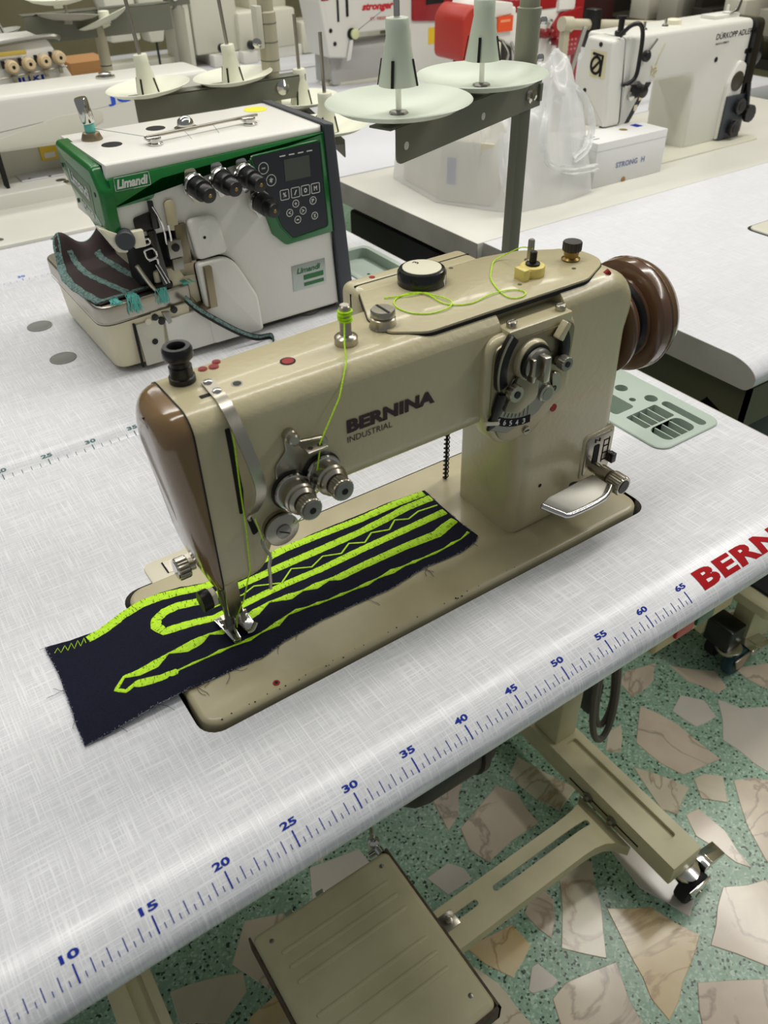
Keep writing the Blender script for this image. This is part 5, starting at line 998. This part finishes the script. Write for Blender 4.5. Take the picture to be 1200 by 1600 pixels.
part('strip', G().band([(152.4,107.5,12),(156.6,107.5,24.5)], (1.0,0,-.3), (0,.25,0)), CHROME, DC)

# card box and plastic bag
SB = thing('card_box', 'white card box printed STRONG H in blue, in front of the white machine', 'box', (149, 88, 0))
sbp = [(141.2,85.9),(160.9,85.6),(160.9,94.0),(141.2,95.0)]
part('carton', G().prism(sbp, 'z', .02, 8.4), WHITEBOX, SB, .12)
part('lid_edge', G().prism(inset(sbp, -.03), 'z', 6.9, 6.96), mat('card_edge_grey', (190,190,188), .6), SB)
part('lettering', place(text('STRONG  H', .02, 1.05), (147.0, 85.7, 3.0), (8.2,-.08,0), (0,0,1.05)), mat('pale_blue_print', (110,120,170), .5), SB)
part('tape_tab', G().lathe((149.8,85.68,.3), [(.6,0),(.5,.04)], (0,-1,0), 12), CARTON, SB)
part('top_badge', G().box(156.8, 158.6, 90.2, 92.2, 8.4, 8.44), INKBLUE, SB); part('top_seal', G().lathe((153.2,90.6,8.4), [(.9,0),(.8,.03)], n=18), mat('gold_seal', (130,110,40), .5), SB)
part('top_print', G().box(142.4, 144.6, 90, 90.25, 8.4, 8.43).box(142.2, 144.9, 91.4, 91.65, 8.4, 8.43).box(142.8, 144.4, 88.6, 88.85, 8.4, 8.43), INKBLACK, SB)
from mathutils import noise
def filmmat():
    m = mat('crumpled_clear_film', (240,241,240), .2, bump=.9, bscale=22); b = m.node_tree.nodes['Principled BSDF']; b.inputs['Alpha'].default_value = .58
    return m
FILM = filmmat()
BG = thing('plastic_bag', 'crumpled translucent white carrier bag around a pale box on the cream table', 'bag', (124, 98, 0))
bb = roundpoly([(112.9,98.2,.6),(118.2,89.6,.6),(129.5,99.0,.6),(122.9,114.2,.6),(115.4,114.8,.6)], 3)
part('inner_box', G().prism(bb, 'z', .1, 11.2), mat('pale_cream_card', (222,214,190), .6), BG, .2)
part('inner_print', G().add([(112.5,97.2,3.4),(113.4,95.7,3.4),(113.4,95.7,8.2),(112.5,97.2,8.2)], [(0,1,2,3)]).map(lambda x,y,z:(x+.78,y+.1,z)), INKBLUE, BG)
def blob(c, r, seed, amp=.18, nu=64, nv=40, zmin=.12, fr=.17):
    g = G(); rg = []
    for j in range(nv+1):
        ph = -PI/2+PI*j/nv; row = []
        for i in range(nu):
            th = 2*PI*i/nu; d = Vector((math.cos(ph)*math.cos(th), math.cos(ph)*math.sin(th), math.sin(ph)))
            q = Vector((d.x*r[0], d.y*r[1], d.z*r[2])); s = 1
            a = noise.noise(q*fr+Vector((seed,0,0))); b_ = noise.noise(q*fr*2.7+Vector((0,seed,0))); s += amp*(1-2*abs(a)*2.2)+amp*.45*(1-abs(b_)*4)
            p = Vector(c)+q*s; row.append((p.x, p.y, max(zmin, p.z)))
        rg.append(row)
    return g.loft(rg, cap=False)
def drape(seed, nr=46, na=150):
    P = dense(roundpoly([(111.3,98,1),(117.3,86.6,1),(121,83.8,1),(130,83.0,2),(140.4,84.8,1),(140.6,93,2),(137,103,3),(125,117,2),(114,117.4,2)], 4), .3)
    c = Vector((126.5, 97.5)); P = sorted(P, key=lambda p: math.atan2(p[1]-c.y, p[0]-c.x)); P = [P[int(k*len(P)/na)] for k in range(na)]
    rg = []
    for i in range(nr+1):
        f = (i/nr)**.8; row = []
        for p in P:
            x, y = c.x+(p[0]-c.x)*f, c.y+(p[1]-c.y)*f
            hump = 14.4+6.8*math.exp(-((x-131.5)/5.0)**2-((y-91)/7.5)**2)+2.0*math.exp(-((x-137)/2.5)**2)
            side = (1-f**(14 if x < 124 and y > 92 else 6))
            q = Vector((x*.13+seed, y*.13, seed)); r1 = 1-abs(noise.noise(q))*3.2; r2 = 1-abs(noise.noise(q*2.6+Vector((4,1,2))))*3; r3 = noise.noise(q*5)
            amp = .4+2.1*max(0, min(1, (x-116)/8)); z = hump*side+amp*(r1*1.1+r2*.55+r3*.2)*min(1, (1-f)*5)
            o = amp*.45*(r1*.8+r2*.5)*f*(1-f**6) ; d = Vector((p[0]-c.x, p[1]-c.y)).normalized()
            row.append((x+d.x*o, y+d.y*o, max(.08+.05*r2 if f > .97 else .2, z)))
        rg.append(row)
    return G().loft(rg, cap=False)
part('bag_film', drape(3.7), FILM, BG, ang=70)
def film_ribbon(pts, w, seed):
    q = smooth_path(pts, 6); L_ = []
    for i, p in enumerate(q):
        t = (q[min(i+1,len(q)-1)]-q[max(i-1,0)]).normalized(); sd = t.cross(Vector((.3,-1,.4))).normalized(); r = []
        for k in range(7):
            f = k/6-.5; r.append(p+sd*f*w+Vector((0,-1,.3))*(.5*math.sin(k*2.1+i*.3+seed)))
        L_.append(r)
    return G().loft(L_, cap=False, closed=False)
for pts, w, s in (([(131,90,19),(126.5,86,15.5),(124.6,84.0,11.5),(126,83.4,8.0),(131,83.2,6.0),(137,83.8,5.0),(140.2,84.4,4.6)], 1.6, 1), ([(132,91,20.5),(137.4,88,17.4),(139.0,86.2,12.6),(137.2,85,9.2),(133,84.0,7.6)], 1.8, 2), ([(118.5,87.4,13.5),(117.4,85.8,9),(117.6,84.6,4),(118.8,84.0,.5)], 3.0, 3)):
    part('bag_handle', film_ribbon(pts, w, s), FILM, BG, ang=60)

# ------------------------------------------------------------------ long cream machine and its neighbours, upper left
J = thing('sewing_machine', 'long cream machine with deep arm behind the overlocker, upper left, blue lettering', 'sewing machine', (62, 150, 0))
part('bed_plate', rounded_slab(rr(-10, 92, 124, 165, 1.0, 3), 'z', .03, .6, .2, 2, False), CREAMTOP, J)
part('bed_block', rounded_slab(rr(20, 62, 144, 160, .8, 3), 'z', .5, 3.3, .35, 3, False), MACHWHITE, J)
part('slide_plate', G().box(47.5, 58.4, 149.6, 158.6, 3.3, 3.55), WHITETOP, J, .1)
for x, y in ((54.2,146.6),(55.2,144.8)): part('screw_plug', G().lathe((x,y,3.28), [(1.05,0),(1.0,.06)], n=20), STEEL, J)
for x, y in ((49.2,150.6),(53.0,149.9),(57.4,152)): part('plate_screw', G().lathe((x,y,3.5), [(.35,0),(.3,.1)], n=10), DARKMETAL, J)
part('plug', G().lathe((36.6,127.4,.6), [(1.0,0),(.95,.05)], n=18), STEEL, J)
jp = roundpoly([(20,10.2,1.2),(56.5,9.4,1.2),(60,3.4,.3),(60,.5,0),(90,.5,0),(90,19.0,2.2),(20,19.2,2.2)], 6)
part('body', rounded_slab(jp, 'y', 147.2, 160, 1.2, 4), MACHWHITE, J)
rc_ = roundpoly([(22,10.6,.8),(58,10.0,2.0),(65.6,12.6,1.0),(65.4,14.8,1.0),(57,14.6,4),(46,12.4,3),(22,11.9,1)], 5)
part('arm_recess', rounded_slab(rc_, 'y', 147.4, 147.0, .25, 2, False), mat('shallow_recess_enamel', (206,204,190), .4), J)
part('under_arm_panel', G().box(30, 59.6, 155, 156, 3.3, 11), MACHCREAM, J)
sk = part('warning_sticker', G().box(53.4, 56.8, 154.4, 155.1, 5.4, 8.8), YELLOWLABEL, J); part('sticker_text', G().box(54, 56.2, 154.34, 154.42, 5.8, 6.8), INKWHITE, sk)
part('face_edge', G().box(44.0, 44.6, 147.4, 150, .6, 10), DARK, J)
part('chrome_cap', G().lathe((69.2,152.6,19.1), [(1.9,0),(1.9,.25),(1.2,.35),(1.3,.8),(.6,1.0)], n=14), CHROME, J)
part('lettering', place(text('JUKI', .05, 1.1), (67.0, 147.15, 14.9), (9.6,0,0), (0,0,1.9)), mat('vivid_blue_print', (36,80,200), .5), J, label='bold blue lettering reading JUKI')
jw = part('hand_wheel', G().lathe((90, 153.5, 11.6), [(1.4,0),(3.2,.1),(3.2,1.0),(4.2,1.1),(4.4,1.6),(4.4,3.4),(3.8,4),(1,4.1)], (1,0,0), 36), mat('grey_wheel', (150,148,142), .35), J)
part('wheel_band', G().lathe((91.6, 153.5, 11.6), [(4.42,0),(4.5,.1),(4.5,1.0),(4.42,1.1)], (1,0,0), 36), BLACK, jw)
part('wheel_band', G().lathe((90.4, 153.5, 11.6), [(3.3,0),(3.4,.1),(3.4,.5),(3.3,.6)], (1,0,0), 36), BLACK, jw)

K = thing('overlocker', 'white overlocker with a row of four tan tension knobs, cut by the top left corner', 'overlocker', (54, 176, 0))
part('body', G().loft([[(38,168,z0),(68.6,168,z0),(68.6,182,z0),(38,182,z0)] if False else [(38,168-(.0),z0),(x1,168,z0),(x1,182,z0),(38,182,z0)] for z0, x1 in ((0,70.5),(16,67.6),(24.2,63.8),(24.8,63.0))]), WHITEPAINT, K, .5)
for i, (x, z) in enumerate(((55.6,20.6),(59.0,20.8),(62.2,21.0),(65.3,21.3))):
    x -= .8; c = Vector((x, 168, z)); d = (.1,-1,.05)
    kk = part('tension_knob', G().lathe(c, [(.9,.6),(1.3,.9),(1.3,1.6),(1.15,1.7),(1.15,2.4),(.9,2.6)], d, 22), TAN, K)
    part('knob_hole', G().lathe(c+Vector(d)*2.6, [(.35,0),(.3,.06)], d, 12), DARK, kk)
    part('tension_disc', G().lathe(c, [(1.1,0),(1.35,.2),(1.2,.6)], d, 20), CHROME, kk)
    part('knob_clip', G().box(x-1.6, x-.9, 167.2, 167.6, z-.2, z+1.2), BLACK, kk, .05)
    part('thread_hook', G().box(x-.2, x+.5, 167, 167.6, z-2.9, z-1.5), NICKEL, kk, .05)
part('thread_rail', G().tube(smooth_path([(48,167.6,24.2),(56,167.4,24.9),(64,167.4,25.2),(66,168,24.6)]), .5, 8), STEEL, K)
part('guide_rod', G().tube([(50,167,18.6),(66,167,19.6)], .15, 6), NICKEL, K)
part('lettering', place(text('JUKI', .05, 1.1), (55.4, 167.9, 17.1), (5.6,0,.1), (0,0,1.3)), INKBLUE, K)
part('needle_bay', G().box(46, 51, 167, 169, 13, 18.4), BLACK, K, .2)
part('yellow_guide', G().box(47, 58.5, 166.6, 167.2, 22.6, 23.4), mat('mustard_plastic', (196,170,80), .5), K, .1)
TS3 = thing('thread_stand', 'grey thread stand with pale discs beside the tan-knobbed overlocker, top left', 'thread stand', (80.4, 187, 0))
part('post', G().lathe((80.4,187,0), [(2,0),(2,.5),(1.3,.7),(1.3,24.0),(1.1,24.2)], n=20), mat('beige_tube', (172,166,142), .45), TS3)
for z in (11.5, 15.5): part('tube_ring', G().lathe((80.4,187,z), [(1.32,0),(1.36,.1),(1.32,.2)], n=20), DARKMETAL, TS3)
part('arm', G().box(64, 98, 186, 186.4, 21.5, 27).box(64, 98, 186, 190, 26.7, 27), STANDPAINT, TS3, .1)
disc(TS3, 81.5, 184.8, 24.2, 6.3, False, 6, SPOOL, SPOOL, 0, (-.3,.2))
part('spool_cone', G().lathe((81.5,184.8,24.3), [(1.3,0),(1.2,2.4),(.9,2.5)], n=20), SPOOL, TS3)
disc(TS3, 68.5, 172.5, 30.0, 6.3, False, 3, SPOOL, SPOOL, 0, (0,.0))
disc(TS3, 73.0, 184, 25.6, 6.8, False, 3, mat('grey_disc', (168,164,150), .5), SPOOL, 0, (.1,.1))
disc(TS3, 58.6, 189, 23.0, 5.2, True, 14, mat('grey_cone', (170,168,158), .5), mat('grey_cone_body', (164,162,152), .5), 0, (-.12,.05))
P4 = thing('stand_post', 'pale tubular post standing right of the top-left discs', 'post', (105.5, 200, 0))
part('tube', G().lathe((105.5,200,0), [(1.6,0),(1.6,24),(1.3,24.1),(1.3,25)], n=20), mat('pale_tube', (168,166,150), .45), P4)
part('tube_head', G().box(102.5, 108.6, 198.6, 201.6, 24.8, 28.2), STANDPAINT, P4, .2); part('clamp_bolt', G().lathe((104.4,198.6,26.6), [(.8,0),(.8,.6),(.4,.8)], (0,-1,0), 8), CHROME, P4)
part('base_coil', G().lathe((105.5,200,6), [(2.1,0),(2.4,.8),(2.1,1.6),(2.4,2.4),(2.1,3.2)], n=18), STEEL, P4)
part('support_leg', G().tube([(105.5,200,0),(105.5,206,FLOOR)], 1.2, 10), STANDPAINT, P4)
cbx = solo('cardboard_box', G().box(76, 86, 202, 214, 0, 14.5), CARTON, 'small brown cardboard box behind the tan-knobbed overlocker', 'box', bev=.1)
CT = thing('control_box', 'large cream control box with black feet on the far table', 'control box', (148, 268, 0))
part('housing', G().box(133, 149, 258, 280, 3.5, 30), MACHCREAM, CT, .6)
part('front_cover', G().box(148.2, 170, 256, 282, 3.2, 14.6), MACHCREAM, CT, .8)
part('base_rail', G().box(138, 172, 256.6, 280, 0, 3.4), MACHWHITE, CT, .2)
for x, y in ((138.2,255.4),(148.6,254.6)):
    f = part('corner_foot', G().box(x-1.2, x+4.2, y-1.6, y+2.5, 0, 3.6), MACHWHITE, CT, .3)
    part('latch', G().lathe((x+2, y-.4, 5.4), [(1.3,0),(1.4,.2),(1.4,1.4),(1.2,1.6)], (.4,-1,0), 18), BLACK, f)
part('upper_box', G().box(156, 170, 262, 276, 14.4, 27), MACHCREAM, CT, .6)
M2 = thing('sewing_machine', 'distant cream machine head over a black foot, left of the control box', 'sewing machine', (121, 262, 0))
part('head', rounded_slab(roundpoly([(115.4,20,.8),(117.4,9,.8),(121.6,9,.8),(125,22,1),(125,30,.5),(115.4,30,.5)]), 'y', 256, 264, .6, 2), MACHCREAM, M2)
part('arm', G().box(124, 132.4, 257, 264, 20, 30), MACHCREAM, M2, .5)
part('base', G().box(104, 132.4, 262, 272, 0, 3.2), MACHCREAM, M2, .4)
part('column', G().box(126.6, 132.4, 258, 268, 0, 24), MACHCREAM, M2, .5)
part('presser_foot', G().box(115, 123, 253, 258, 0, .8).lathe((119.4,257,.8), [(.4,0),(.4,9)], n=8), BLACK, M2, .1)
part('tension_knob', G().lathe((113.2,256,14.5), [(1.5,0),(1.5,1),(1.0,1.3)], (0,-1,0), 18), BLACK, M2)
part('side_unit', G().box(105, 114.6, 257, 266, 10, 22), MACHCREAM, M2, .6)
M3 = thing('sewing_machine', 'distant pale machine with black tubes between the control box and red lettering', 'sewing machine', (186, 262, 0))
part('bed_cylinder', G().box(172, 200, 256, 268, 0, 10), MACHCREAM, M3, 1.2)
part('upper_arm', G().box(172, 206, 258, 268, 18, 30), MACHCREAM, M3, .8)
part('column', G().box(198, 206, 257, 269, 0, 20), MACHCREAM, M3, .8)
for x in (181, 184.6): part('hanging_tube', G().tube([(x,256,24),(x+.5,255.6,16),(x+2.2,255.2,12.5)], .9, 8), BLACK, M3)
part('cable', G().tube(smooth_path([(176,255.6,14),(181,255.2,11.6),(188,255.2,12.2),(191,255.6,16)]), .5, 8), BLACK, M3)

# white machine with red panel
N = thing('sewing_machine', 'white machine with red control panel and red lettering, top centre background', 'sewing machine', (172, 206, 0))
np_ = roundpoly([(147.2,22,.6),(149.6,8.2,.8),(156.2,7.4,.8),(158.6,13.4,1.2),(178.5,13.4,2),(178.8,0,0),(195.6,0,0),(195.6,32,.8),(147.2,32,.8)], 4)
part('body', rounded_slab(np_, 'y', 200, 212, .7, 3), MACHWHITE, N)
part('bed_cylinder', rounded_slab(roundpoly([(203,.4,0),(203,10.8,2.2),(213,10.8,2.2),(213,.4,0)]), 'x', 152, 179, .3, 1), mat('pale_grey_bed', (170,170,166), .4), N)
part('needle_plate', G().prism([(150+(22*math.cos(2*PI*i/36)+22), 207+6.5*math.sin(2*PI*i/36)) for i in range(36)], 'z', 0, .8), MACHCREAM, N, .1)
rpn = part('red_panel', rounded_slab(roundpoly([(178.8,15.0,.6),(178.8,32,.4),(198.6,32,.4),(198.6,13.4,.6)]), 'y', 200.2, 199.3, .3, 2, False), MACHRED, N)
part('panel_screen', G().box(183.6, 190.4, 199.2, 199.3, 18.8, 26), BLACK, rpn)
part('side_strip', G().box(195.6, 199.6, 200.2, 211.5, 2.0, 32), MACHRED, N, .3)
part('lettering', place(text('stronger', .05, 1.0, .25), (161.2, 199.9, 18.5), (11.2,0,-.3), (0,0,2.3)), mat('red_italic_print', (196,36,46), .5), N, label='red italic lettering reading stronger')
part('lettering', place(text('ST-9800-A', .01), (164.0, 199.9, 16.3), (7.2,0,-.2), (0,0,.9)), mat('faded_red_print', (190,90,92), .5), N)
part('warning_sticker', G().box(185.2, 190.6, 199.9, 200, 8.2, 12.6), YELLOWLABEL, N)
for x, z in ((150.4,15.0),(151.6,11.6)): part('face_screw', G().lathe((x, 199.9, z), [(.6,0),(.5,.15)], (0,-1,0), 12), BLACK, N)
part('takeup_slot', G().box(152.8, 153.4, 199.8, 200.1, 17, 30), DARK, N); part('takeup_slot', G().box(155.8, 156.6, 199.8, 200.1, 18, 26), DARK, N)
part('red_mark', G().box(147.8, 150.2, 199.85, 200, 22.4, 22.9), MACHRED, N)
part('clamp_knob', G().lathe((158.0, 199.6, 13.6), [(1.2,0),(1.3,.3),(1.3,.9),(.8,1.1)], (0,-1,0), 18), mat('pale_green_knob', (206,210,160), .4), N)
part('clamp_ring', G().lathe((157.4, 200, 13.6), [(1.5,0),(1.5,.4)], (0,-1,0), 18), BLACK, N)
part('lift_lever', G().prism(roundpoly([(156.4,12,.3),(157.6,12.4,.3),(156.4,7.2,.3),(155.0,6.8,.3)]), 'y', 199.2, 199.7), INKWHITE, N, .1)
part('needle_bar', G().lathe((152.2,205,0.8), [(.35,0),(.5,1),(.5,7.5)], n=10), NICKEL, N); part('presser_foot', G().box(151.2, 154.2, 203.5, 206.5, .8, 1.4), NICKEL, N, .1)
SCR = thing('thread_scraps', 'heap of dark brown and pink thread scraps before the red panel machine', 'scraps', (193, 190, 0))
for i in range(7):
    part('scrap_bundle', blob((188.6+i*1.7, 189.5+1.2*math.sin(i*2), 1.7+.5*math.cos(i*3)), (1.5,1.4,1.9), i*3.1, .25, 14, 9, .02, .6), (mat('brown_scrap', (84,56,44), .9), mat('dark_scrap', (44,34,30), .9), mat('pink_scrap', (186,130,110), .9))[i%3], SCR)

# red and white overlocker
V = thing('overlocker', 'white and red overlocker with red keypad behind the thick tube, top right of centre', 'overlocker', (190, 165, 0))
part('body', rounded_slab(roundpoly([(177,15.5,.8),(177,21.5,.8),(206.6,22,.8),(207.4,0.2,.3),(186,0.2,.3),(184,12,1)]), 'y', 160, 172, .6, 3), WHITEPAINT, V)
part('red_end_cap', rounded_slab(roundpoly([(166,10,2),(166,20.6,4),(169,23.2,2.5),(174,22,3),(177.4,17,2),(177,11,2)]), 'y', 159.4, 172, .8, 3), ORANGERED, V)
part('white_top', rounded_slab(roundpoly([(170,21.6,.6),(172,23.8,.8),(183,22.6,.5),(183,20.0,.5),(177,19.6,.4)]), 'y', 159.6, 171, .4, 2), WHITEPAINT, V)
lo = part('label_patch', G().box(177.8, 183, 159.3, 159.7, 16.2, 19.8), mat('orange_label', (226,84,36), .4), V); part('label_text', G().box(178.6, 182, 159.25, 159.32, 18.4, 19.0), mat('pale_orange_print', (240,150,110), .5), lo)
part('red_top', rounded_slab(rr(184, 199.4, 159.8, 171, .8), 'z', 20.2, 23.0, .4, 2, False), MACHRED, V)
part('white_cover', rounded_slab(roundpoly([(199.4,19.2,.4),(199.4,23.6,.8),(205.4,23.6,.8),(205.6,18.8,.4)]), 'y', 159.2, 171, .5, 3), WHITEPAINT, V)
kv = part('red_keypad', rounded_slab(roundpoly([(197.6,15.8,.5),(200.5,18.8,.8),(208.4,20,.6),(209.6,8.2,.6),(201.2,7.8,.6),(200.6,12.6,.5),(197.8,12.8,.5)]), 'y', 160.2, 158.8, .4, 2, False), MACHRED, V)
part('display', G().box(202.2, 204.8, 158.7, 158.82, 13.8, 17.0), mat('grey_lcd', (110,118,110), .3), kv)
for i in range(4):
    for j in range(3): part('key_mark', G().box(202.2+i*1.4, 202.9+i*1.4, 158.72, 158.8, 9.4+j*1.2, 9.9+j*1.2), mat('rose_print', (196,120,120), .5), kv)
part('red_side_post', G().box(206.2, 210.2, 160.2, 171, .2, 23.4), MACHRED, V, .4)
for x, z, d in ((193.5,14.6,1.2),(196.2,14.4,1.2),(198.4,12.4,1.2)): part('tension_knob', G().lathe((x,160,z), [(1.0,0),(1.2,.4),(1.1,2.6),(.8,2.9)], (.1,-1,0), 18), mat('deep_red_knob', (120,12,20), .35), V)
for x, z in ((196.8,17.2),(197.4,12.2)): part('chrome_cap', G().lathe((x,159.6,z), [(.7,0),(.6,.6),(.1,.8)], (0,-1,0), 14), CHROME, V)
part('needle_bay', G().box(178, 187, 160.4, 168, 3, 15), mat('machinery_grey', (88,86,82), .4, .7), V, .3)
part('hinge_bracket', G().box(175.8, 179.2, 159, 162, 8, 14), CREAMPLASTIC, V, .4)
for a in ([(180,159.6,14),(182,159.2,11),(181,159.4,8)], [(183,159.4,13.5),(185,159.2,9),(184,159.4,5)], [(179,159.6,7),(182,159.2,5.6),(184.6,159.4,6.4)]): part('thread_arm', G().tube(smooth_path(a), .35, 8), CHROME, V)
part('presser_foot', G().box(180, 186, 158.5, 163, 1, 2.4), DARKMETAL, V, .3); part('work_plate', G().box(174, 187, 158, 171, .2, 1.2), MACHCREAM, V, .2)
ss = part('red_sticker', G().box(200.6, 205.2, 159.9, 160, 0.8, 3.8), mat('pale_red_sticker', (196,110,106), .5), V); part('sticker_line', G().box(201, 204.8, 159.86, 159.92, 1.8, 2.8), MACHRED, ss)

# things at the far right top
PB = thing('stand_tube', 'beige horizontal tube with black clamp behind the white machine at the right', 'tube', (184, 122, 20))
part('tube', G().lathe((166,124,22.6), [(1.5,0),(1.5,3),(1.1,3.1),(1.1,44)], (1,0,-.1), 18), mat('beige_stand_tube', (190,184,162), .45), PB)
part('clamp', G().box(174.6, 177.2, 122.4, 125.6, 17, 24.8), BLACK, PB, .3)
part('upright', G().box(166.4, 168, 123.2, 124.8, 0, 22.2), mat('beige_stand_tube_upright', (180,174,152), .45), PB)
SH = thing('wall_rack', 'dim storage rack with pale panels and a metal shelf along the right wall', 'rack', (322, 220, FLOOR))
RK = mat('dim_cream_panel', (176,168,132), .6); DKF = mat('dark_rack_frame', (34,30,24), .5)
for y in (150, 200, 247): part('upright', G().box(312, 327, y-1.6, y+1.6, FLOOR, 40), DKF, SH)
for z in (-40, 2.0): part('shelf', G().box(308, 327, 140, 262, z-1, z), mat('worn_metal_shelf', (120,116,100), .35, .8), SH)
part('back_panel', G().box(326, 327.5, 140, 262, -70, -8), RK, SH); part('back_panel', G().box(326, 327.5, 140, 262, 14, 40), RK, SH)
part('dark_rail', G().box(309, 312, 140, 262, -8, -5), DKF, SH)
for i, y in enumerate((150, 163, 178, 192, 208, 222)): 
    solo('storage_box', G().box(310, 324, y, y+9, 2.05, 8+2*(i%3)), (DKF, mat('grey_carton', (150,146,132), .6), mat('dull_white_carton', (190,186,170), .6))[i%3], ['dark storage box at the right end of the wall rack shelf','grey storage box beside the dark end box on the rack','dull white carton on the rack, nearest the right edge','dark storage box in the middle of the wall rack shelf','grey storage box left of the middle dark box on the rack','dull white carton at the left end of the rack shelf'][i], 'box', 'boxes on the wall rack', bev=.2)
MB = thing('thread_cabinet', 'dark maroon cabinet behind the red overlocker with pale spools inside', 'cabinet', (290, 250, FLOOR))
part('carcass', G().box(282, 306, 236, 262, FLOOR, 14), mat('maroon_cabinet', (52,14,16), .5), MB, .3)
for i in range(6): part('pale_spool', G().lathe((281, 238+i*3.6, -5.5), [(1.2,0),(.9,5)], n=10), mat('dim_pale_spool', (150,140,130), .6), MB)
part('spool_shelf', G().box(278, 282, 236, 262, -6.5, -5.5), DKF, MB)
